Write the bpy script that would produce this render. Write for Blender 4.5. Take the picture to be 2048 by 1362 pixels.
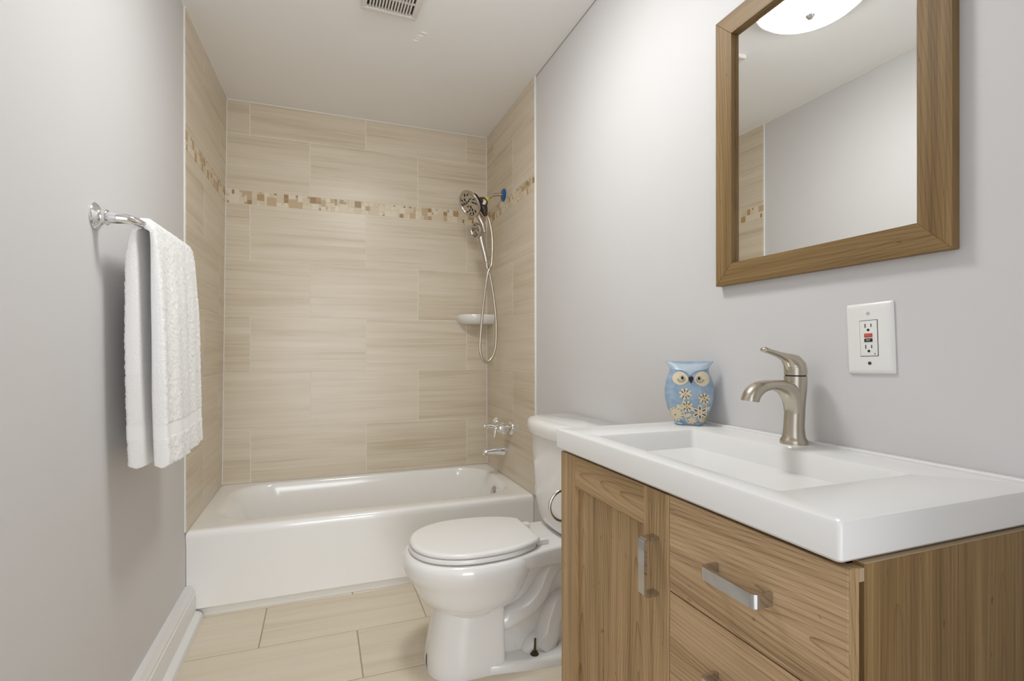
import bpy, bmesh, math, random
from mathutils import Vector, Matrix, noise

# ------------------------------------------------------------------ scene, camera, light
for o in list(bpy.data.objects):
    bpy.data.objects.remove(o, do_unlink=True)
SC = bpy.context.scene
COL = SC.collection
random.seed(7)

CAM = Vector((0.5013, -3.1213, 1.0776))
yaw, pitch, roll = 0.3577, -0.0006, -0.0013
fw = Vector((math.sin(yaw)*math.cos(pitch), math.cos(yaw)*math.cos(pitch), math.sin(pitch)))
rt = Vector((math.cos(yaw), -math.sin(yaw), 0)); up = rt.cross(fw)
rt, up = rt*math.cos(roll)+up*math.sin(roll), up*math.cos(roll)-rt*math.sin(roll)
cam_data = bpy.data.cameras.new('camera')
cam = bpy.data.objects.new('camera', cam_data); COL.objects.link(cam)
cam.matrix_world = Matrix(((rt.x, up.x, -fw.x, CAM.x), (rt.y, up.y, -fw.y, CAM.y), (rt.z, up.z, -fw.z, CAM.z), (0, 0, 0, 1)))
cam_data.sensor_fit = 'HORIZONTAL'; cam_data.sensor_width = 36.0
cam_data.lens = 1021.18*36.0/2048
cam_data.shift_y = 21.05/2048
cam_data.clip_start = 0.02
SC.camera = cam

SC.view_settings.view_transform = 'Standard'
SC.view_settings.look = 'None'
SC.view_settings.gamma = 1.0
SC.view_settings.use_curve_mapping = False
SC.view_settings.exposure = 0.46
SC.cycles.use_denoising = True
SC.cycles.max_bounces = 10
SC.cycles.diffuse_bounces = 6
SC.cycles.sample_clamp_indirect = 8

world = bpy.data.worlds.new('world'); SC.world = world
world.use_nodes = True
wb = world.node_tree.nodes['Background']
wb.inputs[0].default_value = (0.90, 0.94, 1.0, 1); wb.inputs[1].default_value = 1.15

DOME_STRENGTH = 35.0
DOME_COLOR = (0.97, 0.995, 1.0)
# daylight that comes in through the doorway behind the camera
ld = bpy.data.lights.new('doorway_daylight', 'AREA'); ld.shape = 'RECTANGLE'
ld.size = 1.6; ld.size_y = 2.2; ld.energy = 46; ld.color = (0.93, 0.96, 1.0)
lo = bpy.data.objects.new('doorway_daylight', ld); COL.objects.link(lo)
lo.location = (0.55, -6.8, 1.1); lo.rotation_euler = (math.radians(90), 0, 0)

# ------------------------------------------------------------------ measures of the room
W = 1.4962            # between the tile faces
XW = W + 0.008        # painted wall on the right
XL = -0.008           # painted wall on the left
ZC = 2.4412
TL, TR = -0.7737, -0.7792     # front edges of the tile on the left and right wall
ZT = 0.3541           # tub deck
YF = -0.752           # tub apron
YB = -3.30            # wall with the doorway

# ------------------------------------------------------------------ material helpers
def new_mat(name, base=(0.8, 0.8, 0.8), rough=0.5, metal=0.0, spec=0.5, coat=0.0):
    m = bpy.data.materials.new(name); m.use_nodes = True
    b = m.node_tree.nodes['Principled BSDF']
    b.inputs['Base Color'].default_value = (*base, 1)
    b.inputs['Roughness'].default_value = rough
    b.inputs['Metallic'].default_value = metal
    b.inputs['Specular IOR Level'].default_value = spec
    b.inputs['Coat Weight'].default_value = coat
    return m

class NT:
    def __init__(s, m): s.t = m.node_tree; s.n = s.t.nodes; s.l = s.t.links; s.b = s.n.get('Principled BSDF')
    def add(s, typ, **kw):
        n = s.n.new(typ)
        for k, v in kw.items(): setattr(n, k, v)
        return n
    def link(s, a, b): s.l.new(a, b)
    def math(s, op, a, b=None):
        n = s.add('ShaderNodeMath', operation=op)
        for i, v in enumerate((a, b)):
            if v is None: continue
            if isinstance(v, (int, float)): n.inputs[i].default_value = v
            else: s.link(v, n.inputs[i])
        return n.outputs[0]
    def noise(s, vec, scale, detail=3, rough=0.5, dist=0.0):
        n = s.add('ShaderNodeTexNoise'); n.inputs['Scale'].default_value = scale; n.inputs['Detail'].default_value = detail
        n.inputs['Roughness'].default_value = rough; n.inputs['Distortion'].default_value = dist
        if vec is not None: s.link(vec, n.inputs['Vector'])
        return n.outputs[0]
    def mapping(s, vec, scale=(1, 1, 1), loc=(0, 0, 0)):
        n = s.add('ShaderNodeMapping'); n.inputs['Scale'].default_value = scale; n.inputs['Location'].default_value = loc
        s.link(vec, n.inputs['Vector']); return n.outputs[0]
    def ramp(s, fac, stops):
        n = s.add('ShaderNodeValToRGB'); e = n.color_ramp.elements
        while len(e) < len(stops): e.new(0.5)
        for i, (p, c) in enumerate(stops): e[i].position = p; e[i].color = (*c, 1)
        s.link(fac, n.inputs[0]); return n.outputs[0]
    def mix(s, fac, a, b, mode='MIX'):
        n = s.add('ShaderNodeMix', data_type='RGBA', blend_type=mode)
        for sock, v in ((n.inputs[0], fac), (n.inputs[6], a), (n.inputs[7], b)):
            if isinstance(v, (int, float)): sock.default_value = v
            elif isinstance(v, tuple): sock.default_value = (*v, 1)
            else: s.link(v, sock)
        return n.outputs[2]
    def attr(s, name, out='Vector'):
        n = s.add('ShaderNodeAttribute'); n.attribute_name = name; return n.outputs[out]
    def bump(s, h, strength=0.2, dist=0.002):
        n = s.add('ShaderNodeBump'); n.inputs['Strength'].default_value = strength; n.inputs['Distance'].default_value = dist
        s.link(h, n.inputs['Height']); s.link(n.outputs[0], s.b.inputs['Normal'])
    def coord(s, out='Object'): return s.add('ShaderNodeTexCoord').outputs[out]

def paint_mat(name, base, rough=0.55, bump=0.05):
    m = new_mat(name, base, rough, spec=0.35); t = NT(m)
    c = t.coord()
    t.bump(t.noise(c, 160, 3), bump, 0.002)
    f = t.noise(c, 2.2, 3)
    t.link(t.mix(f, tuple(x*0.985 for x in base), tuple(min(1, x*1.015) for x in base)), t.b.inputs['Base Color'])
    return m

M = {}
M['wall'] = paint_mat('grey_wall_paint', (0.645, 0.63, 0.625))
M['ceiling'] = paint_mat('ceiling_paint', (0.90, 0.89, 0.875), 0.7)
M['trim'] = new_mat('white_trim_paint', (0.80, 0.79, 0.77), 0.35)
M['caulk'] = new_mat('white_caulk', (0.80, 0.78, 0.74), 0.5)
M['porcelain'] = new_mat('porcelain', (0.82, 0.805, 0.78), 0.10, spec=0.6, coat=0.3)
M['tub'] = new_mat('tub_enamel', (0.90, 0.885, 0.855), 0.12, spec=0.55, coat=0.2)
M['counter'] = new_mat('white_solid_surface', (0.78, 0.77, 0.75), 0.25, spec=0.5)
M['seat'] = new_mat('white_seat_plastic', (0.82, 0.80, 0.775), 0.22)
M['chrome'] = new_mat('chrome', (0.86, 0.86, 0.87), 0.06, 1.0)
M['nickel_shower'] = new_mat('satin_nickel', (0.55, 0.51, 0.46), 0.22, 1.0)
M['hose'] = new_mat('steel_hose', (0.58, 0.53, 0.46), 0.28, 1.0)
M['handle'] = new_mat('polished_handle_metal', (0.58, 0.575, 0.57), 0.10, 1.0)
M['steel'] = new_mat('brushed_steel', (0.70, 0.69, 0.67), 0.20, 1.0)
M['black'] = new_mat('black_plastic', (0.012, 0.011, 0.010), 0.35)
M['dark'] = new_mat('dark_void', (0.02, 0.017, 0.014), 0.8)
M['bracket'] = new_mat('dark_bronze_plastic', (0.045, 0.033, 0.025), 0.25)
M['blue'] = new_mat('blue_film', (0.012, 0.10, 0.30), 0.3)
M['yellow'] = new_mat('yellow_tape', (0.62, 0.52, 0.05), 0.5)
M['plate'] = new_mat('outlet_plastic', (0.82, 0.81, 0.78), 0.3)
M['red'] = new_mat('red_plastic', (0.55, 0.06, 0.045), 0.4)
M['vent'] = new_mat('vent_plastic', (0.74, 0.70, 0.66), 0.45)
M['bolt'] = new_mat('oxidised_brass', (0.10, 0.075, 0.045), 0.45, 0.8)
M['crack'] = new_mat('open_paint_joint', (0.33, 0.30, 0.275), 0.9)
M['grout'] = new_mat('wall_grout', (0.82, 0.77, 0.67), 0.8)
M['floor_grout'] = new_mat('floor_grout', (0.42, 0.35, 0.235), 0.85)
M['mirror'] = new_mat('mirror_silver', (0.90, 0.905, 0.89), 0.0, 1.0)
M['navy'] = new_mat('navy_mark', (0.01, 0.015, 0.10), 0.4)
M['particle'] = new_mat('raw_particle_board', (0.42, 0.31, 0.19), 0.8)

# brushed nickel of the basin faucet
m = new_mat('brushed_nickel', (0.545, 0.495, 0.41), 0.27, 1.0); t = NT(m)
v = t.mapping(t.coord(), (60, 60, 700)); t.bump(t.noise(v, 1.0, 2), 0.04, 0.0004)
M['nickel'] = m

# glowing glass of the ceiling light
m = bpy.data.materials.new('lit_opal_glass'); m.use_nodes = True
t = NT(m); b = t.b
b.inputs['Base Color'].default_value = (0.9, 0.9, 0.88, 1)
b.inputs['Emission Color'].default_value = (*DOME_COLOR, 1); b.inputs['Emission Strength'].default_value = DOME_STRENGTH
M['opal'] = m

# wall and floor tile: streaks along attribute 'wc'.x, tone of each piece in 'tone'
def tile_mat(name, light, mid, dark, rough, streak=1.0):
    m = new_mat(name, mid, rough, spec=0.5); t = NT(m)
    wc = t.attr('wc'); tone = t.attr('tone', 'Fac')
    n1 = t.noise(t.mapping(wc, (0.9, 16, 1)), 1.0, 4, 0.55, 0.3)
    n2 = t.noise(t.mapping(wc, (2.2, 110, 1)), 1.0, 3, 0.6, 0.1)
    n3 = t.noise(t.mapping(wc, (1.4, 38, 1), (3, 7, 1)), 1.0, 3, 0.55, 0.4)
    f = t.math('ADD', t.math('MULTIPLY', n1, 0.42*streak), t.math('MULTIPLY', n2, 0.28*streak))
    f = t.math('ADD', f, t.math('MULTIPLY', n3, 0.34*streak))
    f = t.math('ADD', f, t.math('MULTIPLY', t.math('SUBTRACT', tone, 0.5), 0.09))
    f = t.math('ADD', f, 0.5-0.52*streak)
    c = t.ramp(f, [(0.33, dark), (0.47, mid), (0.62, light)])
    t.link(c, t.b.inputs['Base Color'])
    return m
M['tile'] = tile_mat('striped_cream_tile', (0.70, 0.62, 0.50), (0.64, 0.555, 0.43), (0.525, 0.435, 0.305), 0.32)
M['floor'] = tile_mat('striped_floor_tile', (0.74, 0.66, 0.53), (0.70, 0.61, 0.47), (0.58, 0.48, 0.34), 0.30, 0.8)
m = new_mat('mosaic_stone', (0.6, 0.5, 0.35), 0.4); t = NT(m)
ca = t.attr('col', 'Color'); nz = t.noise(t.coord(), 90, 3)
t.link(t.mix(t.math('MULTIPLY', nz, 0.18), ca, (0.72, 0.62, 0.46)), t.b.inputs['Base Color'])
M['mosaic'] = m

# wood veneer, grain along attribute 'wc'.x
def wood_mat(name, c_dark, c_mid, c_light, ring=0.55, rough=0.5):
    m = new_mat(name, c_mid, rough, spec=0.3); t = NT(m)
    wc = t.attr('wc')
    # plain-sawn figure: nested arches where the board cuts the growth rings, straight lines beside them
    sep = t.add('ShaderNodeSeparateXYZ'); t.link(wc, sep.inputs[0])
    sway = t.noise(t.mapping(wc, (1.1, 2.0, 2)), 1.0, 1, 0.4)
    ac = t.math('ADD', t.math('ADD', sep.outputs[1], sep.outputs[2]), t.math('MULTIPLY', sway, 0.10))
    pp = t.math('PINGPONG', ac, 0.11)
    rad = t.math('SQRT', t.math('ADD', t.math('MULTIPLY', pp, pp), 0.00025))
    wob = t.noise(t.mapping(wc, (2.2, 12, 2)), 1.0, 2, 0.5)
    yy = t.math('ADD', t.math('MULTIPLY', rad, 125.0), t.math('MULTIPLY', sep.outputs[0], 9.0))
    yy = t.math('ADD', yy, t.math('MULTIPLY', wob, 3.2))
    rings = t.math('FRACT', yy)
    line = t.math('POWER', rings, 7.0)
    vary = t.noise(t.mapping(wc, (2.0, 9, 2), (4, 4, 4)), 1.0, 1)
    line = t.math('MULTIPLY', line, t.math('MULTIPLY', vary, 1.9))
    fine = t.noise(t.mapping(wc, (3.0, 330, 5)), 1.0, 3, 0.6)
    mid = t.noise(t.mapping(wc, (1.0, 34, 5), (2, 9, 1)), 1.0, 3, 0.55, 0.15)
    f = t.math('ADD', t.math('MULTIPLY', fine, 0.46), t.math('MULTIPLY', mid, 0.50))
    f = t.math('SUBTRACT', f, t.math('MULTIPLY', line, 0.20*ring))
    c = t.ramp(f, [(0.26, c_dark), (0.46, c_mid), (0.66, c_light)])
    sp = t.noise(t.mapping(wc, (48, 130, 5), (5, 1, 3)), 1.0, 0)
    spf = t.math('GREATER_THAN', sp, 0.83)
    c = t.mix(t.math('MULTIPLY', spf, 0.4), c, tuple(x*0.35 for x in c_dark))
    t.link(c, t.b.inputs['Base Color'])
    t.bump(fine, 0.06, 0.0006)
    return m
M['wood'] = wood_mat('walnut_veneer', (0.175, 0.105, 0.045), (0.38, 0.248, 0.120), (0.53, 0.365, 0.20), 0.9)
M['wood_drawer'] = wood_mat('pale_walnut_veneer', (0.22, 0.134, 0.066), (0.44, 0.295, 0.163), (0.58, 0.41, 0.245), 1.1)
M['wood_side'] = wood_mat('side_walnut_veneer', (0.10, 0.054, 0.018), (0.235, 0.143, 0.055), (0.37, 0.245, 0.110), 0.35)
M['wood_frame'] = wood_mat('frame_oak_veneer', (0.11, 0.060, 0.020), (0.225, 0.138, 0.054), (0.32, 0.208, 0.090), 0.7)

# terry cloth
m = new_mat('white_terry', (0.88, 0.87, 0.85), 0.95, spec=0.1); t = NT(m)
b = t.b; b.inputs['Sheen Weight'].default_value = 0.3
tc = t.coord()
mask = t.attr('terry', 'Fac')
h = t.math('MULTIPLY', t.add('ShaderNodeTexVoronoi').outputs[0], mask)
vn = [n for n in t.n if n.type == 'TEX_VORONOI'][0]; vn.inputs['Scale'].default_value = 330; t.link(tc, vn.inputs['Vector'])
t.bump(h, 0.5, 0.002)
M['terry'] = m

# owl glazes
m = new_mat('blue_glaze', (0.22, 0.33, 0.46), 0.3); t = NT(m)
n1 = t.noise(t.mapping(t.coord(), (30, 30, 45)), 1.0, 3, 0.6)
t.link(t.ramp(n1, [(0.3, (0.215, 0.315, 0.445)), (0.5, (0.285, 0.395, 0.515)), (0.72, (0.40, 0.485, 0.57))]), t.b.inputs['Base Color'])
t.bump(n1, 0.3, 0.003)
M['owl_blue'] = m
M['owl_pale'] = new_mat('pale_blue_glaze', (0.42, 0.50, 0.575), 0.35)
M['owl_cream'] = new_mat('cream_glaze', (0.70, 0.60, 0.42), 0.5)
M['owl_black'] = new_mat('black_glaze', (0.012, 0.010, 0.010), 0.15)

# ------------------------------------------------------------------ mesh helpers
def link_mesh(name, bm, mat, parent=None, smooth=40, mats=None):
    me = bpy.data.meshes.new(name)
    bmesh.ops.recalc_face_normals(bm, faces=bm.faces[:])
    bm.to_mesh(me); bm.free()
    for mm in (mats or [mat]): me.materials.append(mm)
    if smooth:
        me.polygons.foreach_set('use_smooth', [True]*len(me.polygons))
        me.set_sharp_from_angle(angle=math.radians(smooth))
    o = bpy.data.objects.new(name, me); COL.objects.link(o)
    if parent is not None:
        o.parent = parent
        o.matrix_parent_inverse = PINV[parent.name]
    return o
PINV = {}
def root(name, loc, label, cat, group=None):
    e = bpy.data.objects.new(name, None); COL.objects.link(e); e.location = loc
    e.empty_display_size = 0.05
    PINV[e.name] = Matrix.Translation(-Vector(loc))
    e['label'] = label; e['category'] = cat
    if group: e['group'] = group
    return e
def as_parent(o): PINV[o.name] = Matrix.Identity(4); return o
def tag(o, label, cat, group=None):
    o['label'] = label; o['category'] = cat
    if group: o['group'] = group
    return o
def struct(o): o['kind'] = 'structure'; return o

def box(bm, x0, x1, y0, y1, z0, z1, bev=0.0, seg=2, rot=None, wc=None):
    """adds a (bevelled) box; wc = (along, across, offset) writes the grain coordinate"""
    t = bmesh.new()
    vs = [t.verts.new((x, y, z)) for x in (x0, x1) for y in (y0, y1) for z in (z0, z1)]
    for f in ((0,1,3,2), (4,6,7,5), (0,4,5,1), (2,3,7,6), (0,2,6,4), (1,5,7,3)): t.faces.new([vs[i] for i in f])
    if bev: bmesh.ops.bevel(t, geom=t.edges[:], offset=bev, segments=seg, profile=0.7, affect='EDGES')
    if rot is not None: bmesh.ops.transform(t, matrix=rot, verts=t.verts)
    merge(bm, t, wc)
def merge(bm, t, wc=None):
    lay = bm.verts.layers.float_vector.get('wc')
    if lay is None and wc is not None: lay = bm.verts.layers.float_vector.new('wc')
    mp = {}
    for v in t.verts:
        nv = bm.verts.new(v.co); mp[v] = nv
        if wc is not None:
            al, ac, off = wc
            th = al.cross(ac)
            nv[lay] = Vector((v.co.dot(al)+off[0], v.co.dot(ac)+off[1], v.co.dot(th)+off[2]))
    for f in t.faces:
        nf = bm.faces.new([mp[v] for v in f.verts]); nf.material_index = f.material_index
    t.free()
X, Y, Z = Vector((1, 0, 0)), Vector((0, 1, 0)), Vector((0, 0, 1))
def roff(): return (random.uniform(0, 9), random.uniform(0, 9), random.uniform(0, 9))

def loft(bm, rings, cap0=True, cap1=True, closed=True):
    R = [[bm.verts.new(p) for p in r] for r in rings]
    n = len(R[0])
    for a, b in zip(R, R[1:]):
        for i in range(n if closed else n-1):
            j = (i+1) % n
            bm.faces.new((a[i], a[j], b[j], b[i]))
    if cap0: bm.faces.new(R[0][::-1])
    if cap1: bm.faces.new(R[-1])
    return R
def tube(bm, pts, rad, seg=12, cap=True, sub=0, flat=None):
    pts = [Vector(p) for p in pts]
    rads = list(rad) if hasattr(rad, '__len__') else [rad]*len(pts)
    if sub:
        P, Rr = [], []
        n = len(pts)
        for i in range(n-1):
            p0, p1, p2, p3 = pts[max(i-1, 0)], pts[i], pts[i+1], pts[min(i+2, n-1)]
            for k in range(sub):
                u = k/sub
                P.append(0.5*((2*p1)+(p2-p0)*u+(2*p0-5*p1+4*p2-p3)*u*u+(3*p1-p0-3*p2+p3)*u**3))
                Rr.append(rads[i]*(1-u)+rads[i+1]*u)
        P.append(pts[-1]); Rr.append(rads[-1]); pts, rads = P, Rr
    rings = []; nrm = None
    for i, p in enumerate(pts):
        d = (pts[min(i+1, len(pts)-1)]-pts[max(i-1, 0)]).normalized()
        if nrm is None:
            a = Z if abs(d.z) < 0.9 else X
            nrm = d.cross(a).normalized()
        else: nrm = (nrm-d*nrm.dot(d)).normalized()
        bn = d.cross(nrm)
        rings.append([p+(nrm*math.cos(2*math.pi*k/seg)+bn*math.sin(2*math.pi*k/seg)*(flat or 1))*rads[i] for k in range(seg)])
    return loft(bm, rings, cap, cap)
def lathe(bm, prof, origin, axis, seg=32, cap=True):
    """prof = [(radius, height along axis)]"""
    axis = Vector(axis).normalized(); origin = Vector(origin)
    a = Z if abs(axis.z) < 0.9 else X
    u = axis.cross(a).normalized(); v = axis.cross(u)
    rings = [[origin+axis*h+(u*math.cos(2*math.pi*k/seg)+v*math.sin(2*math.pi*k/seg))*max(r, 1e-5) for k in range(seg)] for r, h in prof]
    return loft(bm, rings, cap, cap)
def rrect(x0, x1, y0, y1, r, z, n=8):
    """rounded rectangle ring in plan"""
    r = min(r, (x1-x0)/2-1e-4, (y1-y0)/2-1e-4); out = []
    for cx, cy, a0 in ((x1-r, y1-r, 0), (x0+r, y1-r, 90), (x0+r, y0+r, 180), (x1-r, y0+r, 270)):
        for k in range(n+1):
            a = math.radians(a0+90*k/n); out.append(Vector((cx+r*math.cos(a), cy+r*math.sin(a), z)))
    return out
def lerp(a, b, t): return a+(b-a)*t
def interp(tab, x):
    if x <= tab[0][0]: return tab[0][1]
    for (a, va), (b, vb) in zip(tab, tab[1:]):
        if x <= b: return lerp(va, vb, (x-a)/(b-a))
    return tab[-1][1]

# ------------------------------------------------------------------ room shell
def slab(name, mat, *a):
    bm = bmesh.new(); box(bm, *a); return struct(link_mesh(name, bm, mat, smooth=0))
slab('wall_left', M['wall'], XL-0.1, XL, YB-0.1, 0.12, -0.02, ZC+0.02)
slab('wall_right', M['wall'], XW, XW+0.1, YB-0.1, 0.12, -0.02, ZC+0.02)
slab('wall_back', M['grout'], XL-0.1, XW+0.1, 0.012, 0.12, -0.02, ZC+0.02)
bm = bmesh.new(); box(bm, XL-0.1, XW+0.1, YB-0.1, 0.12, ZC, ZC+0.1)
for sx, sy_, sr_ in ((0.9165, -0.937, 0.016), (0.904, -0.910, 0.013), (0.891, -0.871, 0.011), (0.8985, -0.893, 0.007)):   # small ridges of filler beside the fan
    t_ = bmesh.new(); bmesh.ops.create_uvsphere(t_, u_segments=14, v_segments=8, radius=1)
    for v in t_.verts: v.co = Vector((sx+v.co.x*sr_+v.co.y*sr_*0.3, sy_+v.co.y*sr_*0.35, ZC+v.co.z*0.0022))
    merge(bm, t_)
struct(link_mesh('ceiling', bm, M['ceiling'], smooth=30))
bm = bmesh.new()
box(bm, XL-0.1, 0.06, YB-0.1, YB, -0.02, ZC+0.02)
box(bm, 1.02, XW+0.1, YB-0.1, YB, -0.02, ZC+0.02)
box(bm, 0.06, 1.02, YB-0.1, YB, 2.06, ZC+0.02)
struct(link_mesh('wall_front', bm, M['wall'], smooth=0))

# tile setting: every tile a bevelled slab on a grout bed, one mesh per wall
def tile_wall(name, spans, vband, to_world, mosaic_seed, length, bed):
    bm = bmesh.new()
    wl = bm.verts.layers.float_vector.new('wc'); tl = bm.verts.layers.float.new('tone'); cl = bm.verts.layers.float_color.new('col')
    G = 0.0019; BV = 0.0008
    def piece(u0, u1, v0, v1, mi, col=(1, 1, 1), tone=0.5, off=(0, 0, 0), g=G):
        u0 += g; u1 -= g; v0 += g; v1 -= g
        if u1-u0 < 0.003 or v1-v0 < 0.003: return
        vs = []
        for d, ins in ((-0.006, 0), (-BV, 0), (0, BV)):
            for u, w in ((u0+ins, v0+ins), (u1-ins, v0+ins), (u1-ins, v1-ins), (u0+ins, v1-ins)):
                v = bm.verts.new(to_world(u, w, d)); v[wl] = Vector((u+off[0], w+off[1], off[2])); v[tl] = tone; v[cl] = (*col, 1)
                vs.append(v)
        for a in (0, 4):
            for i in range(4):
                j = (i+1) % 4; f = bm.faces.new((vs[a+i], vs[a+j], vs[a+4+j], vs[a+4+i])); f.material_index = mi
        f = bm.faces.new(vs[8:12]); f.material_index = mi
    for v0, v1, joints in spans:
        us = sorted([0.0]+[j for j in joints if 0.01 < j < length-0.01]+[length])
        for a, b in zip(us, us[1:]):
            piece(a, b, v0, v1, 0, tone=random.random(), off=roff())
    # mosaic band of mixed squares
    rnd = random.Random(mosaic_seed)
    v0, v1 = vband; n = 6; s = (v1-v0)/n; cols = int(length/s)
    su = length/cols
    occ = [[False]*cols for _ in range(n)]
    pal = [((0.62, 0.52, 0.37), 5), ((0.68, 0.58, 0.43), 8), ((0.50, 0.36, 0.20), 3), ((0.42, 0.26, 0.11), 3.0), ((0.31, 0.17, 0.055), 2.2), ((0.72, 0.63, 0.49), 9)]
    for r in range(n):
        for c in range(cols):
            if occ[r][c]: continue
            k = rnd.choices((4, 3, 2, 1), (1.2, 5, 4, 1.2))[0]; k2 = rnd.choice((k, k, max(1, k-1)))
            ok = 0
            while k > 1 and not (r+k <= n and c+k2 <= cols and all(not occ[r+i][c+j] for i in range(k) for j in range(k2))):
                k -= 1; k2 = min(k2, k)
            if k == 1: k2 = 1
            for i in range(k):
                for j in range(k2): occ[r+i][c+j] = True
            colr = rnd.choices([p[0] for p in pal], [p[1] for p in pal])[0]
            piece(c*su, (c+k2)*su, v0+r*s, v0+(r+k)*s, 1, col=colr, g=0.0007)
    # grout bed behind the pieces
    K = 12
    G_ = [[bm.verts.new(to_world(length*i/K, lerp(bed[0], bed[1], j/K), -0.0018)) for j in range(K+1)] for i in range(K+1)]
    for i in range(K):
        for j in range(K):
            f = bm.faces.new((G_[i][j], G_[i+1][j], G_[i+1][j+1], G_[i][j+1])); f.material_index = 2
    return struct(link_mesh(name, bm, None, smooth=0, mats=[M['tile'], M['mosaic'], M['grout']]))
h = 0.3073; z0 = 1.2667
rows = [(ZT+0.0008, z0-2*h), (z0-2*h, z0-h), (z0-h, z0), (z0, z0+h), (z0+h, z0+2*h), (z0+2*h+0.0735, z0+3*h+0.0735), (z0+3*h+0.0735, ZC)]
band = (z0+2*h, z0+2*h+0.0735)
A, B = [0.1378+0.6125*k for k in range(3)], [0.444+0.6125*k for k in range(3)]
tile_wall('wall_back_tile', [(a, b, (A if i % 2 == 0 else B)) for i, (a, b) in enumerate(rows)], band,
          lambda u, v, d: Vector((u, -d, v)), 3, W, (ZT+0.0008, ZC))
def lean(yy, z): return 0.027*max(0, (yy-TL)/(-TL))*max(0, (z-0.35)/2.09)
LA, LB = [0.135], [0.472]
tile_wall('wall_left_tile', [(a, b, [(-TL-j) for j in (LB if i % 2 == 0 else LA)]) for i, (a, b) in enumerate(rows)], band,
          lambda u, v, d: Vector((d+lean(TL+u, v), TL+u, v)), 5, -TL, (ZT+0.0008, ZC))
tile_wall('wall_right_tile', [(a, b, [(-TR-j) for j in (LA if i % 2 == 0 else LB)]) for i, (a, b) in enumerate(rows)], band,
          lambda u, v, d: Vector((W-d, TR+u, v)), 9, -TR, (ZT+0.0008, ZC))
# caulk beads: tile ends and ceiling line
def bead(name, pts, r, flat=1.0, mat=None):
    bm = bmesh.new(); tube(bm, pts, r, 8, flat=flat); return struct(link_mesh(name, bm, mat or M['caulk']))
bead('trim_1', [(XL+0.003, TL-0.002, 0.36), (XL+0.003, TL-0.002, ZC)], 0.0035)
bead('trim_2', [(XW-0.003, TR-0.003, 0.36), (XW-0.003, TR-0.003, ZC)], 0.0055)
bead('trim_3', [(0.03, -0.002, ZC-0.001), (W, -0.002, ZC-0.001)], 0.0035)
bead('trim_4', [(0.0, TL, ZC-0.001), (0.028, 0, ZC-0.001)], 0.0035)
bead('trim_5', [(XW-0.001, TR, ZC-0.001), (XW-0.001, YB, ZC-0.001)], 0.0016, 1.0, M['crack'])
bead('trim_6', [(XL+0.001, TL, ZC-0.001), (XL+0.001, YB, ZC-0.001)], 0.0025)
bead('trim_7', [(0.001, -0.002, 0.36), (0.0265, -0.002, ZC)], 0.003)
bead('trim_8', [(W-0.001, -0.002, 0.36), (W-0.001, -0.002, ZC)], 0.003)

# floor
bm = bmesh.new()
wl = bm.verts.layers.float_vector.new('wc'); tl = bm.verts.layers.float.new('tone')
def ftile(x0, x1, y0, y1):
    g = 0.0022; x0 += g; x1 -= g; y0 += g; y1 -= g
    if x1-x0 < 0.01: return
    off = roff(); tone = random.random(); vs = []
    for d, ins in ((-0.01, 0), (-0.0012, 0), (0, 0.0012)):
        for x, y in ((x0+ins, y0+ins), (x1-ins, y0+ins), (x1-ins, y1-ins), (x0+ins, y1-ins)):
            v = bm.verts.new((x, y, d)); v[wl] = Vector((x+off[0], y+off[1], off[2])); v[tl] = tone; vs.append(v)
    for a in (0, 4):
        for i in range(4):
            j = (i+1) % 4; bm.faces.new((vs[a+i], vs[a+j], vs[a+4+j], vs[a+4+i]))
    bm.faces.new(vs[8:12])
yr = 0.0; edges_y = [0.1, YF-0.0]+[YF-0.3115-0.3075*k for k in range(8)]+[YB-0.05]
for i, (ya, yb) in enumerate(zip(edges_y, edges_y[1:])):
    if yb >= ya: continue
    js = [0.2866+0.6125*k for k in range(-1, 4)] if i % 2 == 1 else [0.63+0.6125*k for k in range(-2, 3)]
    us = [XL]+[j for j in js if XL+0.02 < j < XW-0.02]+[XW]
    for a, b in zip(us, us[1:]): ftile(a, b, yb, ya)
q = [bm.verts.new(p) for p in ((XL, YB-0.6, -0.0016), (XW, YB-0.6, -0.0016), (XW, 0.1, -0.0016), (XL, 0.1, -0.0016))]
f = bm.faces.new(q); f.material_index = 1
q = [bm.verts.new(p) for p in ((XL-0.1, YB-0.6, -0.05), (XW+0.1, YB-0.6, -0.05), (XW+0.1, 0.12, -0.05), (XL-0.1, 0.12, -0.05))]
f = bm.faces.new(q); f.material_index = 1
struct(link_mesh('floor', bm, None, smooth=0, mats=[M['floor'], M['floor_grout']]))

# baseboard on the left wall: casing profile with a shoe at the foot
def extrude_profile(name, prof, y0, y1, mat):
    bm = bmesh.new()
    loft(bm, [[Vector((x, y, z)) for x, z in prof] for y in (y0, y1)])
    return struct(link_mesh(name, bm, mat, smooth=25))
P = XL
prof = [(P, 0.0), (P+0.062, 0.0), (P+0.062, 0.012), (P+0.058, 0.022), (P+0.050, 0.029), (P+0.040, 0.032), (P+0.036, 0.033), (P+0.036, 0.088),
        (P+0.034, 0.094), (P+0.034, 0.102), (P+0.030, 0.106), (P+0.030, 0.114), (P+0.026, 0.122), (P+0.022, 0.130), (P+0.020, 0.137), (P, 0.137)]
extrude_profile('baseboard_left', prof, YB, YF-0.002, M['trim'])
prof = [(2*XW-XW-(x-XL), z) for x, z in prof]
extrude_profile('baseboard_right', prof, -1.932, YF-0.002, M['trim'])

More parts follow.
